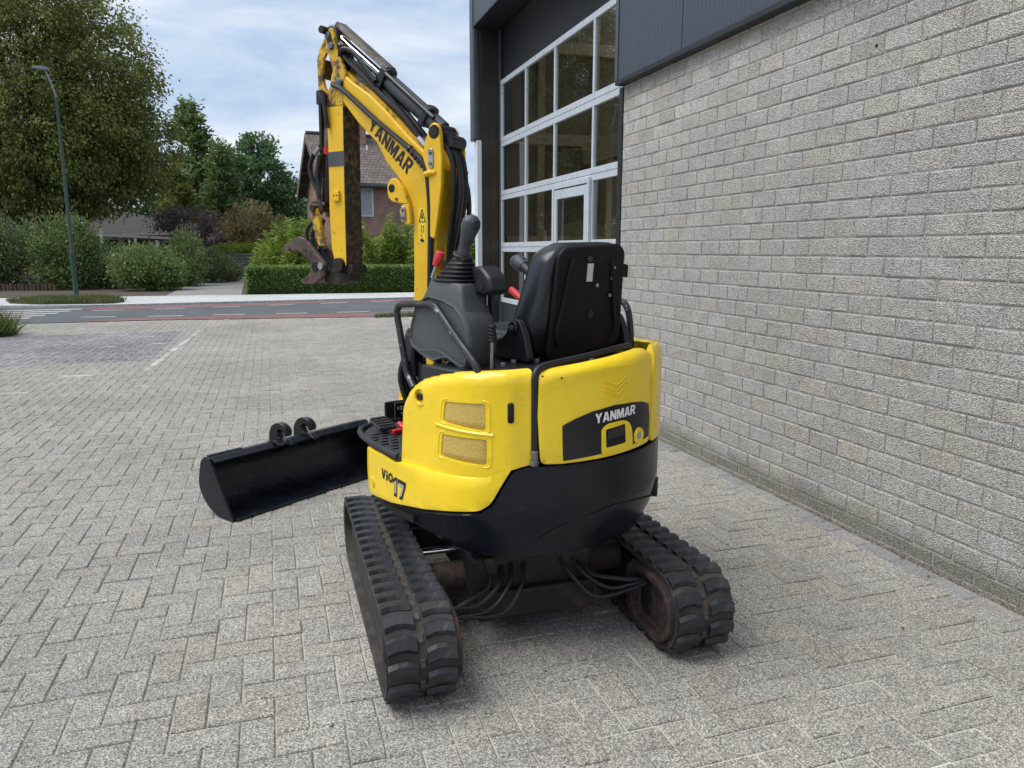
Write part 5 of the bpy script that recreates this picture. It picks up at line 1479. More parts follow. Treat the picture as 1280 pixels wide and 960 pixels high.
for x in (-0.172, 0.338):
    MB().prism(round_poly([(-0.36, 1.10), (-0.14, 1.10), (-0.13, 1.15), (-0.22, 1.19), (-0.25, 1.25), (-0.30, 1.25), (-0.33, 1.2)], 0.02, 3), x - 0.014, x + 0.014, YZ).build('seat_hinge', 'black_plastic', ex, bevel=0.005)
    sg = -1 if x < 0 else 1
    m = MB(); m.cyl((x + sg * 0.013, -0.275, 1.222), (x + sg * 0.026, -0.275, 1.222), 0.024, 16); m.build('hinge_cap', 'black_plastic', ex, bevel=0.004)
    m = MB(); m.cyl((x + sg * 0.0262, -0.275, 1.222), (x + sg * 0.032, -0.275, 1.222), 0.009, 10); m.build('hinge_bolt', 'bare_steel', ex)
for x, y in ((-0.13, -0.335), (0.05, -0.44), (0.2, -0.45), (-0.21, -0.30), (-0.29, -0.34)):
    m = MB(); m.cyl((x, y, 1.093), (x, y, 1.107), 0.012, 6); m.build('deck_bolt', 'bare_steel', ex, smooth=0, bevel=0.002)

# ---------------- left console and controls
cprof = [(-0.03, 1.400), (0.02, 1.33), (0.045, 1.284), (0.075, 1.22), (0.092, 1.16), (0.070, 1.134), (0.0, 1.11), (-0.078, 1.094), (-0.14, 1.112), (-0.187, 1.116), (-0.235, 1.10), (-0.29, 1.08), (-0.315, 1.13), (-0.318, 1.19), (-0.295, 1.265), (-0.255, 1.325), (-0.235, 1.383)]
n = len(cprof)
def cring(x, sc, dy=0.0):
    cyy, czz = -0.11, 1.22
    return [(x + (0.035 * max(0.0, (q - 1.24) / 0.14) if x < -0.34 else -0.045 * max(0.0, (q - 1.24) / 0.14)), cyy + (p - cyy) * sc + dy, czz + (q - czz) * (0.5 + 0.5 * sc)) for p, q in cprof]
def crings():
    tower = [(-0.03, 1.400), (0.015, 1.33), (0.0, 1.290), (-0.12, 1.275), (-0.215, 1.255), (-0.228, 1.30), (-0.236, 1.383)]
    return tower
low = [(0.03, 1.31), (0.045, 1.284), (0.075, 1.22), (0.092, 1.16), (0.070, 1.134), (0.0, 1.11), (-0.078, 1.094), (-0.14, 1.112), (-0.187, 1.116), (-0.235, 1.10), (-0.29, 1.08), (-0.315, 1.13), (-0.322, 1.19), (-0.312, 1.235), (-0.285, 1.275), (-0.24, 1.305), (-0.16, 1.325), (-0.06, 1.335)]
def lring(x, sc, dy=0.0):
    return [(x, -0.11 + (p + 0.11) * sc + dy, 1.20 + (q - 1.20) * (0.5 + 0.5 * sc)) for p, q in low]
con = MB().loft([lring(-0.415, 0.92), lring(-0.427, 0.96), lring(-0.41, 1.0), lring(-0.285, 1.0, 0.035), lring(-0.262, 0.95, 0.04)]).build('left_console', 'grey_plastic', ex, smooth=45, bevel=0.008, seg=3)
def trng(z, y0, y1, x0, x1):
    c = round_poly([(x0, y0), (x1, y0 + 0.03), (x1, y1), (x0, y1)], 0.022, 3)
    return [(px_, py_, z + (py_ + 0.1) * 0.10) for px_, py_ in c]
MB().loft([trng(1.25, -0.285, 0.05, -0.412, -0.275), trng(1.31, -0.262, 0.02, -0.405, -0.272), trng(1.36, -0.240, -0.01, -0.396, -0.272), trng(1.388, -0.232, -0.02, -0.391, -0.272), trng(1.394, -0.226, -0.026, -0.386, -0.277)]).build('console_tower', 'grey_plastic', con, smooth=50)
m = MB(); m.tube([(-0.4265, 0.068, 1.165), (-0.4275, 0.045, 1.142), (-0.4275, -0.02, 1.130), (-0.4275, -0.13, 1.140), (-0.4275, -0.22, 1.115), (-0.424, -0.285, 1.098)], 0.0035, 6, 4); m.build('console_seam', 'grey_plastic', con)
# bellows boot
bc = Vector((-0.325, -0.105, 1.385)); bt = Vector((-0.325, -0.145, 1.475)); rings = []
for k in range(13):
    f = k / 12; c = bc.lerp(bt, f); r = 0.088 * (1 - f) + 0.032 * f; r *= 1.0 + (0.10 if k % 2 else -0.05); ry = r * 1.12
    rings.append([(c.x + r * 0.82 * (abs(math.cos(a)) ** 0.7) * math.copysign(1, math.cos(a)), c.y + ry * (abs(math.sin(a)) ** 0.7) * math.copysign(1, math.sin(a)), c.z) for a in [2 * math.pi * j / 20 for j in range(20)]])
boot = MB().loft(rings).build('joystick_boot', 'black_plastic', ex, smooth=25)
m = MB(); m.cyl((-0.325, -0.147, 1.476), (-0.325, -0.152, 1.488), 0.038, 18); m.build('joystick_collar', 'black_plastic', ex, bevel=0.004)
m = MB(); m.tube([(-0.325, -0.150, 1.486), (-0.325, -0.160, 1.515), (-0.325, -0.178, 1.545), (-0.325, -0.196, 1.580), (-0.325, -0.206, 1.605), (-0.325, -0.210, 1.622)], [0.022, 0.020, 0.026, 0.034, 0.032, 0.014], 14, 3); m.build('joystick_grip', 'handle_plastic', ex, smooth=60)
MB().box((-0.342, -0.243, 1.572), (-0.308, -0.222, 1.606)).build('grip_switch', 'black_plastic', ex, smooth=0, bevel=0.01)
# red safety lever on the left console
m = MB(); m.tube([(-0.395, -0.045, 1.400), (-0.385, -0.06, 1.445)], 0.006, 8, 0); m.build('lever_rod', 'bare_steel', ex)
m = MB(); m.tube([(-0.386, -0.058, 1.443), (-0.380, -0.068, 1.468), (-0.374, -0.078, 1.495)], [0.013, 0.018, 0.016], 12, 2); m.build('safety_lever_knob', 'red_knob', ex, smooth=60, bevel=0.003)
# wrist rest: a chunky hollow-ended pad behind the boot
wr = MB().prism(round_poly([(-0.195, 1.342), (-0.18, 1.385), (-0.190, 1.442), (-0.245, 1.446), (-0.300, 1.405), (-0.312, 1.362), (-0.28, 1.342)], 0.014, 3), -0.318, -0.238, YZ).build('wrist_rest', 'black_plastic', ex, smooth=35, bevel=0.010)
m = MB(); m.cyl((-0.3205, -0.245, 1.380), (-0.3181, -0.245, 1.380), 0.026, 6); m.build('rest_socket', 'hole_dark', wr, smooth=0)
MB().box((-0.268, -0.215, 1.30), (-0.250, -0.19, 1.345)).build('rest_bracket', 'bare_steel', ex, smooth=0, bevel=0.004)
MB().prism(round_poly([(-0.245, 1.270), (-0.225, 1.270), (-0.205, 1.34), (-0.235, 1.345)], 0.008), -0.262, -0.25, YZ).build('ignition_switch', 'black_plastic', ex, bevel=0.003)
# throttle lever
m = MB(); m.tube([(-0.335, -0.335, 1.085), (-0.335, -0.338, 1.185)], 0.0065, 8, 0); m.build('throttle_rod', 'bare_steel', ex)
for k in range(5):
    m = MB(); m.cyl((-0.335, -0.338, 1.184 + k * 0.0125), (-0.335, -0.338, 1.195 + k * 0.0125), 0.015 - 0.001 * (k % 2), 12); m.build('throttle_grip', 'black_plastic', ex, bevel=0.002)
# right joystick and its lever
m = MB(); m.tube([(0.27, 0.13, 1.36), (0.275, 0.20, 1.40), (0.28, 0.26, 1.43)], [0.022, 0.022, 0.026], 12, 3); m.build('right_joystick', 'black_plastic', ex, smooth=60)
m = MB(); m.tube([(0.28, 0.25, 1.425), (0.282, 0.295, 1.447), (0.283, 0.335, 1.45)], [0.028, 0.038, 0.022], 14, 3); m.build('right_joystick_knob', 'handle_plastic', ex, smooth=60)
m = MB(); m.tube([(0.30, 0.22, 1.24), (0.30, 0.28, 1.27)], 0.009, 8, 0); m.build('blade_lever_rod', 'black_paint', ex)
m = MB(); m.tube([(0.30, 0.28, 1.27), (0.30, 0.33, 1.297), (0.30, 0.375, 1.318)], [0.013, 0.018, 0.017], 12, 2); m.build('blade_lever_knob', 'red_knob', ex, smooth=60, bevel=0.002)
MB().prism(round_poly([(-0.10, 0.72), (0.42, 0.72), (0.42, 1.0), (0.30, 1.28), (0.10, 1.34), (-0.02, 1.20), (-0.10, 1.05)], 0.04), 0.29, 0.47, YZ).build('right_console', 'grey_plastic', ex, smooth=38, bevel=0.012)
# hand rails
m = MB(); m.tube([(-0.425, -0.385, 1.09), (-0.43, -0.36, 1.125), (-0.432, -0.25, 1.205), (-0.43, -0.14, 1.285), (-0.428, -0.10, 1.303), (-0.425, -0.02, 1.303), (-0.42, 0.10, 1.296), (-0.42, 0.155, 1.288), (-0.42, 0.178, 1.255), (-0.42, 0.155, 1.17), (-0.42, 0.12, 1.05), (-0.42, 0.098, 1.01), (-0.425, 0.05, 0.975)], 0.0135, 10, 5); m.build('left_handrail', 'worn_rail_paint', ex)
m = MB(); m.tube([(0.43, -0.28, 1.10), (0.43, -0.27, 1.20), (0.43, -0.25, 1.265), (0.43, -0.20, 1.29), (0.43, 0.0, 1.28), (0.43, 0.08, 1.22), (0.43, 0.1, 1.1)], 0.014, 10, 4); m.build('right_handrail', 'worn_rail_paint', ex)

# ---------------- swing post, valves and hoses in front of the console
MB().prism(round_poly([(-0.16, 0.58), (0.16, 0.58), (0.13, 0.80), (-0.13, 0.80)], 0.04), 0.40, 0.72, lambda p, t, q: (p, q - 0.0, t)).build('swing_mount', 'navy_paint', ex, smooth=30, bevel=0.01)
MB().box((-0.09, 0.62, 0.40), (0.09, 0.80, 0.78)).build('swing_post', 'yellow_boom_paint', ex, smooth=0, bevel=0.02)
MB().box((-0.30, 0.12, 0.723), (-0.05, 0.34, 0.98)).build('valve_block', 'black_paint', ex, smooth=0, bevel=0.01)
for k, (x, y, z0, z1, mt) in enumerate(((-0.27, 0.30, 0.98, 1.07, 'black_paint'), (-0.22, 0.33, 0.98, 1.05, 'bare_steel'), (-0.17, 0.28, 0.98, 1.10, 'black_paint'), (-0.12, 0.34, 0.98, 1.06, 'yellow_boom_paint'), (-0.31, 0.18, 0.97, 1.06, 'black_paint'))):
    m = MB(); m.cyl((x, y, z0), (x, y, z1), 0.018, 10); m.build('valve_spool', mt, ex, bevel=0.003)
m = MB(); m.cyl((-0.33, 0.0, 1.02), (-0.27, 0.02, 1.05), 0.028, 12); m.build('filter_cap', 'bare_steel', ex, bevel=0.004)
for k in range(5):
    hose('valve_hose', [(-0.36 + k * .03, 0.16, 0.80), (-0.40 + k * 0.02, 0.20 + k * .01, 0.98), (-0.37 + k * 0.03, 0.20 + k * .03, 1.10 + 0.02 * k), (-0.25 + k * .03, 0.38, 1.16), (-0.12 + k * .02, 0.55, 1.05)], 0.012, ID)
MB().box((-0.385, 0.13, 1.06), (-0.33, 0.19, 1.17)).build('relay_box', 'black_plastic', ex, smooth=0, bevel=0.006)
# windscreen-side wiring post
m = MB(); m.tube([(-0.39, 0.11, 1.01), (-0.385, 0.12, 1.12), (-0.37, 0.10, 1.24)], 0.012, 8, 3); m.build('cable_loom', 'hose_rubber', ex)

# ---------------- boom
BW_ = 0.072
def UZ(p, t, q): return BF(p, t, q)
boom_p = [(0.371, 2.361), (0.300, 2.352), (0.240, 2.302), (0.129, 2.232), (0.017, 2.138), (-0.092, 2.035), (-0.185, 1.957), (-0.235, 1.92), (-0.288, 1.86), (-0.290, 1.756), (-0.272, 1.660), (-0.254, 1.511), (-0.243, 1.231), (-0.235, 1.0), (-0.19, 0.70), (-0.06, 0.62), (0.02, 0.70), (-0.06, 1.0), (-0.112, 1.227), (-0.120, 1.379), (-0.123, 1.627), (-0.111, 1.719), (-0.079, 1.783), (-0.027, 1.851), (0.031, 1.910), (0.093, 2.009), (0.202, 2.103), (0.303, 2.213), (0.390, 2.303)]
boom = MB().prism(boom_p, -BW_, BW_, UZ).build('boom', 'yellow_boom_paint', ex, smooth=30, bevel=0.007)
# upper flange plates of the boom box (slightly wider than the webs)
top_edge = [(0.300, 2.352), (0.240, 2.302), (0.129, 2.232), (0.017, 2.138), (-0.092, 2.035), (-0.185, 1.957)]
MB().prism(top_edge + [(p - 0.010, q + 0.013) for p, q in reversed(top_edge)], -0.056, 0.056, UZ).build('boom_top_plate', 'yellow_worn_paint', boom)
# boom bracket cheeks for the arm cylinder and hose passage, both sides
cheek = [(-0.205, 1.93), (-0.228, 2.000), (-0.253, 2.057), (-0.276, 2.069), (-0.298, 2.057), (-0.309, 2.022), (-0.318, 1.90), (-0.312, 1.78), (-0.292, 1.66), (-0.270, 1.55), (-0.240, 1.56), (-0.245, 1.70), (-0.240, 1.82)]
for w0, w1 in ((-0.098, -0.0725), (0.0725, 0.098)):
    ck = MB().prism(round_poly(cheek, 0.012, 2), w0, w1, UZ).build('bracket_cheek', 'yellow_boom_paint', boom, bevel=0.005)
    sg = -1 if w0 < 0 else 1
    wf = w0 if sg < 0 else w1
    m = MB(); m.cyl(BF(-0.277, wf + sg * 0.0, 2.026), BF(-0.277, wf + sg * 0.002, 2.026), 0.030, 20); m.build('pin_hole', 'hole_dark', ck)
    m = MB(); m.cyl(BF(-0.277, wf - sg * 0.02, 2.026), BF(-0.277, wf + sg * 0.004, 2.026), 0.019, 16); m.build('pin_end', 'dark_steel', ck)
    # pin keeper plate with bolts
    kp = MB().prism(round_poly([(-0.272, 1.955), (-0.245, 1.955), (-0.245, 1.868), (-0.272, 1.868)], 0.013, 4), wf, wf + sg * 0.007, UZ).build('keeper_plate', 'bare_steel', ck, bevel=0.002)
    for z in (1.935, 1.888):
        m = MB(); m.cyl(BF(-0.258, wf + sg * 0.007, z), BF(-0.258, wf + sg * 0.013, z), 0.008, 6); m.build('keeper_bolt', 'grey_steel', kp, smooth=0)
# cross bar and plate further right/behind at the hose passage
MB().prism(round_poly([(-0.335, 1.955), (-0.315, 2.02), (-0.29, 2.03), (-0.29, 1.60), (-0.315, 1.56), (-0.335, 1.70)], 0.012), 0.105, 0.130, UZ).build('hose_guard_plate', 'yellow_boom_paint', boom, bevel=0.006)
m = MB(); m.cyl(BF(-0.318, -0.06, 1.985), BF(-0.318, 0.103, 1.985), 0.032, 16); m.build('hose_spool', 'black_paint', boom)
m = MB(); m.cyl(BF(-0.318, 0.131, 1.86), BF(-0.318, 0.185, 1.86), 0.012, 10); m.build('guard_pin', 'yellow_worn_paint', boom)
MB().box((0.0, 0, 0), (0.001, 0.001, 0.001)) if False else None
# lamp / cylinder ear on the inner side of the bend
ear = [(-0.036, 1.838), (-0.006, 1.832), (0.012, 1.805), (0.008, 1.753), (-0.013, 1.730), (-0.062, 1.719), (-0.118, 1.715), (-0.085, 1.79)]
for w0, w1 in ((-0.098, -0.0725), (0.0725, 0.098)):
    e = MB().prism(round_poly(ear, 0.010, 2), w0, w1, UZ).build('cylinder_ear', 'yellow_boom_paint', boom, bevel=0.004)
    sg = -1 if w0 < 0 else 1; wf = w0 if sg < 0 else w1
    m = MB(); m.cyl(BF(-0.018, wf, 1.79), BF(-0.018, wf + sg * 0.002, 1.79), 0.019, 14); m.build('ear_hole', 'hole_dark', e)
    m = MB(); m.cyl(BF(-0.048, wf, 1.739), BF(-0.048, wf + sg * 0.008, 1.739), 0.007, 6); m.build('ear_bolt', 'grey_steel', e, smooth=0)
    bump = MB().prism(round_poly([(-0.118, 1.725), (-0.080, 1.716), (-0.058, 1.690), (-0.066, 1.650), (-0.098, 1.615), (-0.128, 1.620)], 0.02, 3), w0 + (0.002), w1 - 0.002, UZ).build('pivot_boss', 'yellow_boom_paint', boom, bevel=0.005)
    kp = MB().prism(round_poly([(-0.100, 1.704), (-0.074, 1.704), (-0.074, 1.632), (-0.100, 1.632)], 0.012, 4), wf, wf + sg * 0.007, UZ).build('keeper_plate', 'bare_steel', bump, bevel=0.002)
    for z in (1.686, 1.650):
        m = MB(); m.cyl(BF(-0.087, wf + sg * 0.007, z), BF(-0.087, wf + sg * 0.013, z), 0.007, 6); m.build('keeper_bolt', 'grey_steel', kp, smooth=0)
# lower rear cover plate behind the boom foot
MB().prism(round_poly([(-0.262, 1.52), (-0.262, 1.10), (-0.245, 1.10), (-0.245, 1.52)], 0.004), 0.0, 0.150, UZ).build('rear_cover', 'yellow_boom_paint', boom, bevel=0.004)
# warning sticker on the boom side
WL = -BW_ - 0.0007
stk = MB().prism([(-0.158, 1.698), (-0.200, 1.697), (-0.196, 1.530), (-0.152, 1.534)], WL, -BW_ + 0.0, UZ).build('warning_sticker', 'yellow_sticker', boom, smooth=0)
tri = [(-0.179, 1.690), (-0.160, 1.632), (-0.1965, 1.632)]
def stroke(pts, r, closed=False):
    q = pts + ([pts[0]] if closed else [])
    for a, b in zip(q[:-1], q[1:]):
        d = Vector((b[0] - a[0], b[1] - a[1])); nn = Vector((-d.y, d.x)).normalized() * r
        MB().prism([(a[0] + nn.x, a[1] + nn.y), (b[0] + nn.x, b[1] + nn.y), (b[0] - nn.x, b[1] - nn.y), (a[0] - nn.x, a[1] - nn.y)], WL - 0.0008, WL - 0.0001, UZ).build('sticker_mark', 'black_print', stk, smooth=0)
stroke(tri, 0.0022, True)
stroke([(-0.179, 1.668), (-0.178, 1.645)], 0.003); stroke([(-0.171, 1.655), (-0.187, 1.650)], 0.002)
stroke([(-0.172, 1.612), (-0.172, 1.585), (-0.186, 1.585), (-0.186, 1.612), (-0.172, 1.612)], 0.0014)
stroke([(-0.172, 1.574), (-0.172, 1.563)], 0.002); stroke([(-0.164, 1.548), (-0.188, 1.544)], 0.005); stroke([(-0.176, 1.557), (-0.177, 1.536)], 0.0035)

# lettering -------------------------------------------------------------
GLY = {
 'Y': (0.98, [[(0, 1), (.32, 1), (.5, .66), (.68, 1), (1, 1), (.645, .42), (.645, 0), (.355, 0), (.355, .42)]]),
 'A': (1.06, [[(0, 0), (.29, 0), (.34, .18), (.40, .38), (.5, .74), (.5, 1), (.33, 1)], [(.5, .74), (.60, .38), (.66, .18), (.71, 0), (1, 0), (.67, 1), (.5, 1)], [(.34, .18), (.66, .18), (.60, .38), (.40, .38)]]),
 'N': (0.98, [[(0, 0), (.30, 0), (.30, .54), (.68, 0), (1, 0), (1, 1), (.70, 1), (.70, .46), (.32, 1), (0, 1)]]),
 'M': (1.22, [[(0, 0), (.24, 0), (.24, .58), (.42, 0), (.58, 0), (.76, .58), (.76, 0), (1, 0), (1, 1), (.66, 1), (.5, .46), (.34, 1), (0, 1)]]),
 'R': (1.0, [[(0, 0), (.30, 0), (.30, .40), (.30, .58), (.30, .80), (.30, 1), (0, 1)], [(.30, 1), (.30, .80), (.60, .80), (.66, .75), (.66, .63), (.60, .58), (.30, .58), (.30, .40), (.40, .40), (.72, .40), (.84, .43), (.95, .54), (.95, .85), (.82, .97), (.72, 1)], [(.40, .40), (.66, 0), (1, 0), (.72, .40)]]),
 'V': (0.9, [[(0, 1), (.30, 1), (.5, .34), (.70, 1), (1, 1), (.65, 0), (.35, 0)]]),
 'I': (0.42, [[(.1, 0), (.9, 0), (.9, .70), (.1, .70)], [(.1, .80), (.9, .80), (.9, 1), (.1, 1)]]),
 '1': (0.62, [[(.30, 0), (.90, 0), (.90, 1), (.40, 1), (0, .80), (0, .62), (.30, .72)]]),
 '7': (0.95, [[(0, 1), (1, 1), (1, .78), (.58, 0), (.20, 0), (.62, .74), (0, .74)]]),
}
_o = [(.5 + .5 * math.cos(a), .5 + .5 * math.sin(a)) for a in [math.pi / 2 + 2 * math.pi * k / 20 for k in range(20)]]
_i = [(.5 + .22 * math.cos(a), .5 + .24 * math.sin(a)) for a in [math.pi / 2 + 2 * math.pi * k / 20 for k in range(20)]]
GLY['O'] = (0.95, [[_o[k], _o[(k + 1) % 20], _i[(k + 1) % 20], _i[k]] for k in range(20)])
def letter(name, txt, fr, mat, parent, gap=0.10, grow=0.0, shear=0.0):
    """flat block capitals laid on a surface: fr(u, v) maps the word's unit box; one mesh per character"""
    tot = sum(GLY[c][0] for c in txt) + gap * (len(txt) - 1); x = 0.0
    for c in txt:
        w, polys = GLY[c]; m = MB()
        for P in polys:
            Q = [(Vector(p) - Vector((.5, .5))) * (1 + grow) + Vector((.5, .5)) for p in P]
            m.add([fr((x + q[0] * w + shear * (q[1] - .5)) / tot, q[1]) for q in Q], [tuple(range(len(Q)))])
        me = bpy.data.meshes.new(name); me.from_pydata(m.v, [], m.f)
        finish(bpy.data.objects.new(name, me), name, mat, parent, smooth=0)
        x += w + gap
# brand on the bonnet
def fr_b(u, v):
    d = -8.9 + u * 18.6; z = 0.909 + v * 0.034 + u * 0.009
    s = deg(d); return SH(s, z, bn_off(s, z) + 0.0028)
letter('letter', 'YANMAR', fr_b, 'white_film', bonnet, 0.08)
# brand on the boom: baseline follows the boom, read downwards towards the foot
a0, b0 = Vector((0.141, 2.079)), Vector((-0.093, 1.850))      # baseline start, end
a1, b1 = Vector((0.118, 2.128)), Vector((-0.140, 1.902))      # cap line
def fr_m(u, v):
    lo = a0.lerp(b0, u); hi = a1.lerp(b1, u); p = lo.lerp(hi, v)
    return BF(p.x, -BW_ - 0.0012, p.y)
letter('letter', 'YANMAR', fr_m, 'black_print', boom, 0.12)
# model name on the skirt
def fr_v(d0, d1, z0, z1, off, sl=0.0):
    def f(u, v):
        d = d0 + (d1 - d0) * u; z = z0 + (z1 - z0) * v + sl * u; s = deg(d)
        return SH(s, z, sk_off(s, z) + off)
    return f
letter('letter', 'VIO', fr_v(-108.2, -98.0, 0.602, 0.643, 0.0016, -0.002), 'black_print', skirt, 0.10, 0.0, 0.12)
letter('letter', '17', fr_v(-98.0, -87.4, 0.558, 0.630, 0.0016, -0.003), 'black_print', skirt, 0.10, 0.10, 0.12)
letter('letter', '17', fr_v(-97.4, -88.0, 0.562, 0.626, 0.0028, -0.003), 'grey_film', skirt, 0.18, -0.20, 0.12)

# ---------------- arm cylinder on top of the boom
c0 = Vector((-0.275, 2.030)); c1 = Vector((0.398, 2.555)); dv = (c1 - c0); nv = Vector((-dv.y, dv.x)).normalized()
def ac(f, h=0.0, w=0.0):
    p = c0 + dv * f + nv * h; return BF(p.x, w, p.y)
m = MB(); m.cyl(ac(0.03), ac(0.50), 0.040, 22); cyl_o = m.build('arm_cylinder', 'cylinder_paint', ex, bevel=0.004)
m = MB(); m.cyl(ac(0.50), ac(0.56), 0.046, 22); m.build('gland_nut', 'black_paint', cyl_o, bevel=0.004)
m = MB(); m.cyl(ac(0.56), ac(0.95), 0.020, 16); m.build('arm_cylinder_rod', 'chrome', ex)
m = MB(); m.cyl(ac(0.0, 0, -0.068), ac(0.0, 0, 0.068), 0.034, 18); m.build('cylinder_base_eye', 'black_paint', cyl_o)
m = MB(); m.cyl(ac(1.0, 0, -0.040), ac(1.0, 0, 0.040), 0.038, 18); m.build('rod_eye', 'grey_steel', ex, bevel=0.006)
m = MB(); m.cyl(ac(1.0, 0, -0.105), ac(1.0, 0, 0.105), 0.018, 12); m.build('rod_pin', 'dark_steel', ex)
# sliding rod guard: an angled plate above the rod
def guard_ring(f):
    return [ac(f, 0.040, -0.046), ac(f, 0.058, -0.038), ac(f, 0.058, 0.038), ac(f, 0.040, 0.046), ac(f, 0.044, 0.046), ac(f, 0.063, 0.040), ac(f, 0.063, -0.040), ac(f, 0.044, -0.046)]
MB().loft([guard_ring(0.52), guard_ring(0.99)]).build('rod_guard', 'guard_steel', ex, smooth=0, bevel=0.002)
MB().loft([[ac(f, h, w) for h, w in ((-0.048, -0.048), (0.045, -0.056), (0.060, -0.03), (0.060, 0.03), (0.045, 0.056), (-0.048, 0.048))] for f in (0.50, 0.545)]).build('cylinder_clamp', 'black_paint', cyl_o, smooth=0, bevel=0.004)
MB().loft([[ac(f, h, w) for h, w in ((-0.045, -0.046), (0.043, -0.054), (0.056, -0.03), (0.056, 0.03), (0.043, 0.054), (-0.045, 0.046))] for f in (0.13, 0.17)]).build('cylinder_clamp', 'black_paint', cyl_o, smooth=0, bevel=0.004)
m = MB(); m.cyl(ac(0.08, 0.030, -0.050), ac(0.50, 0.034, -0.050), 0.011, 10); m.build('cylinder_pipe', 'black_paint', cyl_o)
# hoses along the boom top
for k in range(4):
    w = -0.055 + k * 0.034
    hose('boom_hose', [(0.30, w, 2.43 - 0.01 * k), (0.27, w, 2.40), (0.18, w, 2.325), (0.06, w, 2.22 + 0.012 * (k % 2)), (-0.06, w * 0.9, 2.12 - 0.01 * (k % 2)), (-0.165, w * 0.8, 2.00)], 0.0125, BF)
for w in (-0.05, -0.02):
    m = MB(); m.cyl(BF(-0.150, w, 2.013), BF(-0.190, w, 1.975), 0.015, 10); m.build('hose_fitting', 'bare_steel', boom)
for w in (-0.058, 0.0):
    hose('boom_hose', [(0.33, w, 2.40), (0.30, w - 0.012, 2.455), (0.24, w, 2.44), (0.16, w, 2.36), (0.10, w, 2.29)], 0.012, BF)
# side hose with its spring guard, clipped down the boom side
hose('side_hose', [(0.357, -0.084, 2.300), (0.279, -0.086, 2.262), (0.088, -0.086, 2.115), (-0.057, -0.086, 2.012), (-0.165, -0.088, 1.935), (-0.212, -0.090, 1.885), (-0.232, -0.088, 1.80), (-0.238, -0.086, 1.62), (-0.230, -0.086, 1.40), (-0.222, -0.086, 1.15)], 0.0135, BF, parent=boom)
for k, f in enumerate((0.0, 0.25, 0.5, 0.75, 1.0)):
    p = Vector((-0.12, 1.968)).lerp(Vector((-0.200, 1.895)), f)
    q = Vector((-0.131, 1.960)).lerp(Vector((-0.206, 1.880)), f)
    m = MB(); m.cyl(BF(p.x, -0.087, p.y), BF(q.x, -0.087, q.y), 0.018, 10); m.build('hose_sleeve', 'black_plastic', boom)
m = MB(); m.tube([BF(-0.224, -0.10, 1.842), BF(-0.25, -0.10, 1.848), BF(-0.28, -0.09, 1.85)], 0.014, 10, 0); m.build('hose_bracket', 'yellow_boom_paint', boom)
# rear hose bundle between the cheeks
for k in range(6):
    w = -0.055 + k * 0.022; b = 0.025 * math.sin(k * 1.3)
    hose('swing_hose', [(-0.300, w, 1.975), (-0.345 - b * .5, w, 1.90), (-0.352 - b, w * 1.05, 1.76), (-0.325 - b * .6, w * .8, 1.60), (-0.285, w * 0.6 + 0.02, 1.46), (-0.275, w * 0.55 + 0.02, 1.22), (-0.24, w * .5 + .02, 0.95)], 0.0125, BF, parent=boom)
hose('swing_hose', [(-0.30, 0.10, 1.90), (-0.345, 0.125, 1.78), (-0.345, 0.13, 1.62), (-0.30, 0.11, 1.45)], 0.012, BF, parent=boom)
MB().box((-0.012, -0.065, -0.018), (0.012, 0.10, 0.018), lambda x, y, z: BF(-0.290 + x, 0.012 + y, 1.44 + z)).build('hose_clamp', 'black_plastic', boom, smooth=0, bevel=0.006)
m = MB(); m.cyl(BF(-0.302, 0.085, 1.44), BF(-0.318, 0.085, 1.44), 0.016, 8); m.build('clamp_bolt', 'rust_steel', boom)

# ---------------- arm
AWd = 0.075
arm_up = [(0.377, 2.561), (0.353, 2.561), (0.339, 2.522), (0.322, 2.448), (0.290, 2.382), (0.275, 2.344), (0.300, 2.290), (0.302, 2.20), (0.414, 2.20), (0.436, 2.225), (0.461, 2.243), (0.465, 2.308), (0.466, 2.425), (0.446, 2.478)]
hole = [(0.400, 2.457), (0.385, 2.445), (0.358, 2.369), (0.378, 2.297), (0.403, 2.272), (0.426, 2.303), (0.433, 2.369), (0.422, 2.427)]
def plate_with_hole(poly, hol, w0, w1, name, mat, parent):
    """bridge outline and hole through rays from the hole centre"""
    c = Vector((sum(p[0] for p in hol) / len(hol), sum(p[1] for p in hol) / len(hol)))
    def ray_hit(P, a):
        d = Vector((math.cos(a), math.sin(a))); best = None
        for i in range(len(P)):
            p, q = Vector(P[i]), Vector(P[(i + 1) % len(P)]); e = q - p; den = d.x * e.y - d.y * e.x
            if abs(den) < 1e-9: continue
            t = ((p.x - c.x) * e.y - (p.y - c.y) * e.x) / den; u = ((p.x - c.x) * d.y - (p.y - c.y) * d.x) / den
            if t > 0 and -1e-6 <= u <= 1 + 1e-6: best = t if best is None else max(best, t)
        return c + d * (best or 0.01)
    angs = sorted(set([2 * math.pi * k / 40 for k in range(40)] + [math.atan2(p[1] - c.y, p[0] - c.x) % (2 * math.pi) for p in poly]))
    O = [ray_hit(poly, a) for a in angs]; I = [ray_hit(hol, a) for a in angs]; n = len(angs)
    m = MB(); rings = []
    for w in (w0, w1):
        pass
    m.loft([[BF(*(p.x, w0, p.y)) for p in I], [BF(p.x, w0, p.y) for p in O], [BF(p.x, w1, p.y) for p in O], [BF(p.x, w1, p.y) for p in I], [BF(*(p.x, w0, p.y)) for p in I]], cap=False)
    return m.build(name, mat, parent, smooth=30, bevel=0.003)
arm_body = [(0.303, 2.205), (0.414, 2.205), (0.417, 1.948), (0.426, 1.713), (0.421, 1.512), (0.392, 1.398), (0.345, 1.392), (0.318, 1.43), (0.312, 1.827)]
arm = MB().prism(arm_body, -AWd + 0.002, AWd - 0.002, UZ).build('arm', 'yellow_boom_paint', ex, smooth=30, bevel=0.005)
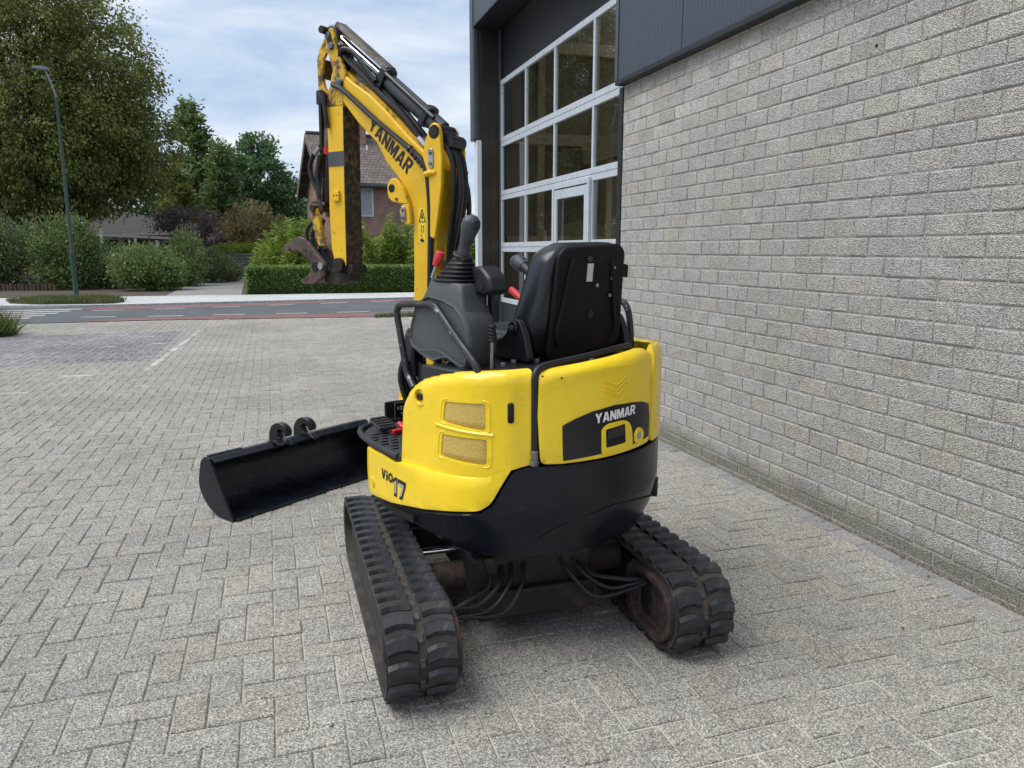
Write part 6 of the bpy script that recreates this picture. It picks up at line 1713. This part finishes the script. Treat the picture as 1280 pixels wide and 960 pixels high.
# inner face, scraped and oily: a wear plate towards the operator
under = [(0.300, 2.195), (0.3025, 2.195), (0.3115, 1.827), (0.3175, 1.43), (0.345, 1.385), (0.340, 1.383), (0.3135, 1.43), (0.3075, 1.827)]
MB().prism(under, -AWd, AWd, UZ).build('arm_wear_plate', 'dirty_underside_paint', arm, smooth=0)
for w0, w1 in ((-AWd, -AWd + 0.018), (AWd - 0.018, AWd)):
    plate_with_hole(arm_up, hole, w0, w1, 'arm_lever_plate', 'yellow_worn_paint', arm)
MB().box((-0.006, -AWd + .02, -0.045), (0.006, AWd - .02, 0.045), lambda x, y, z: BF(0.437 + x, y, 2.385 + z)).build('lever_web', 'dirty_underside_paint', arm, smooth=0)
MB().box((-0.006, -AWd + .02, -0.05), (0.006, AWd - .02, 0.05), lambda x, y, z: BF(0.335 + x + z * -0.3, y, 2.43 + z)).build('lever_web', 'dark_steel', arm, smooth=0)
for (u, z, r) in ((0.318, 2.300, 0.024), (0.380, 2.530, 0.016), (0.360, 2.480, 0.016), (0.443, 2.262, 0.022)):
    m = MB(); m.cyl(BF(u, -AWd - 0.012, z), BF(u, AWd + 0.012, z), r, 16); m.build('pivot_pin', 'grey_steel', arm, bevel=0.003)
kp = MB().prism(round_poly([(0.395, 2.545), (0.368, 2.55), (0.345, 2.465), (0.372, 2.458)], 0.014, 3), -AWd - 0.008, -AWd - 0.0005, UZ).build('keeper_plate', 'dark_steel', arm, bevel=0.002)
MB().prism(round_poly([(0.470, 2.285), (0.425, 2.285), (0.420, 2.215), (0.472, 2.215)], 0.012, 3), -AWd - 0.012, -AWd - 0.0005, UZ).build('keeper_plate', 'dark_steel', arm, bevel=0.003)
MB().prism([(0.303, 1.985), (0.414, 1.985), (0.415, 1.915), (0.305, 1.915)], -AWd - 0.0008, -AWd + 0.001, UZ).build('scuffed_patch', 'cylinder_paint', arm, smooth=0)
lug = MB().box((-0.022, -0.006, -0.026), (0.022, 0.006, 0.026), lambda x, y, z: BF(0.365 + x, -AWd - 0.006 + y, 1.77 + z)).build('hose_lug', 'yellow_boom_paint', arm, smooth=0, bevel=0.003)
for x in (-0.010, 0.010):
    m = MB(); m.cyl(BF(0.365 + x, -AWd - 0.0121, 1.772), BF(0.365 + x, -AWd - 0.0135, 1.772), 0.004, 8); m.build('lug_hole', 'hole_dark', lug)
m = MB(); m.cyl(BF(0.365, -AWd - 0.02, 1.425), BF(0.365, AWd + 0.02, 1.425), 0.038, 20); m.build('arm_end_boss', 'dark_steel', arm, bevel=0.005)
# bucket cylinder in front of the arm
b0 = Vector((0.452, 2.262)); b1 = Vector((0.522, 1.715))
def bcp(f, h=0, w=0):
    p = b0.lerp(b1, f); d = (b1 - b0).normalized(); return BF(p.x - d.y * h, w, p.y + d.x * h)
m = MB(); m.cyl(bcp(0.06), bcp(0.44), 0.030, 18); bcy = m.build('bucket_cylinder', 'guard_steel', ex)
m = MB(); m.cyl(bcp(0.44), bcp(0.505), 0.034, 18); m.build('red_band', 'red_paint', bcy)
m = MB(); m.cyl(bcp(0.505), bcp(0.94), 0.026, 18); m.build('cylinder_sleeve', 'black_paint', bcy)
m = MB(); m.cyl(bcp(0.0, 0, -0.045), bcp(0.0, 0, 0.045), 0.030, 16); m.build('cylinder_eye', 'dark_steel', bcy)
MB().box((-0.008, -0.04, -0.20), (0.008, 0.04, 0.20), lambda x, y, z: BF(0.500 + x - z * 0.02, y, 2.07 + z)).build('cylinder_guard', 'dark_steel', bcy, smooth=0)
for w in (-0.04, 0.03):
    hose('bucket_hose', [(0.505, w, 2.02), (0.555, w, 1.985), (0.585, w, 1.92), (0.565, w, 1.85), (0.532, w, 1.79), (0.53, w, 1.70)], 0.0125, BF, parent=bcy)
m = MB(); m.cyl(BF(0.505, -0.04, 2.02), BF(0.545, -0.04, 1.99), 0.014, 10); m.build('hose_fitting', 'bare_steel', bcy)
hose('bucket_hose', [(0.50, -0.05, 1.98), (0.525, -0.05, 1.88), (0.515, -0.05, 1.78), (0.54, -0.05, 1.66), (0.53, -0.05, 1.58)], 0.012, BF, parent=bcy)
hose('bucket_hose', [(0.42, -0.085, 2.27), (0.408, -0.09, 2.18), (0.40, -0.086, 2.10)], 0.012, BF, parent=arm)
# tipping links
for w0, w1 in ((-0.088, -0.066), (0.066, 0.088)):
    MB().prism(round_poly([(0.545, 1.735), (0.510, 1.735), (0.478, 1.62), (0.455, 1.525), (0.500, 1.520), (0.532, 1.61)], 0.012, 3), w0, w1, UZ).build('tipping_link', 'yellow_worn_paint', ex, bevel=0.004)
    MB().prism(round_poly([(0.57, 1.75), (0.50, 1.76), (0.485, 1.69), (0.55, 1.67)], 0.015, 3), w0 * 0.7 - 0.002, w1 * 0.7 - 0.002, UZ).build('link_eye', 'rust_steel', ex, bevel=0.004)
m = MB(); m.cyl(BF(0.522, -0.10, 1.715), BF(0.522, 0.10, 1.715), 0.018, 12); m.build('link_pin', 'dark_steel', ex)
for k in range(3):
    hose('coupler_hose', [(0.54, -0.06 + k * .03, 1.66), (0.60 - k * .012, -0.07 + k * .03, 1.60 - k * .015), (0.575 - k * .01, -0.07 + k * .03, 1.50), (0.50, -0.06 + k * .03, 1.44 - k * .01)], 0.010, BF)
# quick coupler
qc = [(0.735, 1.530), (0.700, 1.560), (0.650, 1.575), (0.585, 1.548), (0.520, 1.480), (0.462, 1.430), (0.470, 1.372), (0.555, 1.325), (0.640, 1.322), (0.655, 1.345), (0.590, 1.370), (0.572, 1.405), (0.590, 1.455), (0.665, 1.500), (0.71, 1.495)]
for w0, w1 in ((-0.082, -0.060), (0.060, 0.082)):
    p = MB().prism(round_poly(qc, 0.010, 2), w0, w1, UZ).build('coupler_plate', 'coupler_steel', ex, smooth=30, bevel=0.004)
    sg = -1 if w0 < 0 else 1; wf = w0 if sg < 0 else w1
    m = MB(); m.cyl(BF(0.535, wf, 1.415), BF(0.535, wf + sg * 0.002, 1.415), 0.026, 16); m.build('coupler_hole', 'hole_dark', p)
    m = MB(); m.cyl(BF(0.488, wf, 1.420), BF(0.488, wf + sg * 0.012, 1.420), 0.018, 12); m.build('coupler_pin_end', 'bare_steel', p)
MB().box((-0.075, -0.058, -0.012), (0.085, 0.058, 0.012), lambda x, y, z: BF(0.645 + x, y, 1.515 + z + x * 0.25)).build('coupler_cross_plate', 'coupler_steel', ex, smooth=0, bevel=0.004)
m = MB(); m.cyl(BF(0.745, -0.085, 1.515), BF(0.745, 0.085, 1.515), 0.020, 12); m.build('coupler_bar', 'coupler_steel', ex)
MB().prism(round_poly([(0.50, 1.40), (0.335, 1.385), (0.30, 1.40), (0.325, 1.345), (0.42, 1.322), (0.50, 1.335)], 0.012), -0.056, 0.056, UZ).build('coupler_body', 'dark_steel', ex, bevel=0.006)
m = MB(); m.cyl(BF(0.305, -0.07, 1.405), BF(0.305, 0.07, 1.405), 0.026, 14); m.build('coupler_lock', 'dark_steel', ex, bevel=0.004)
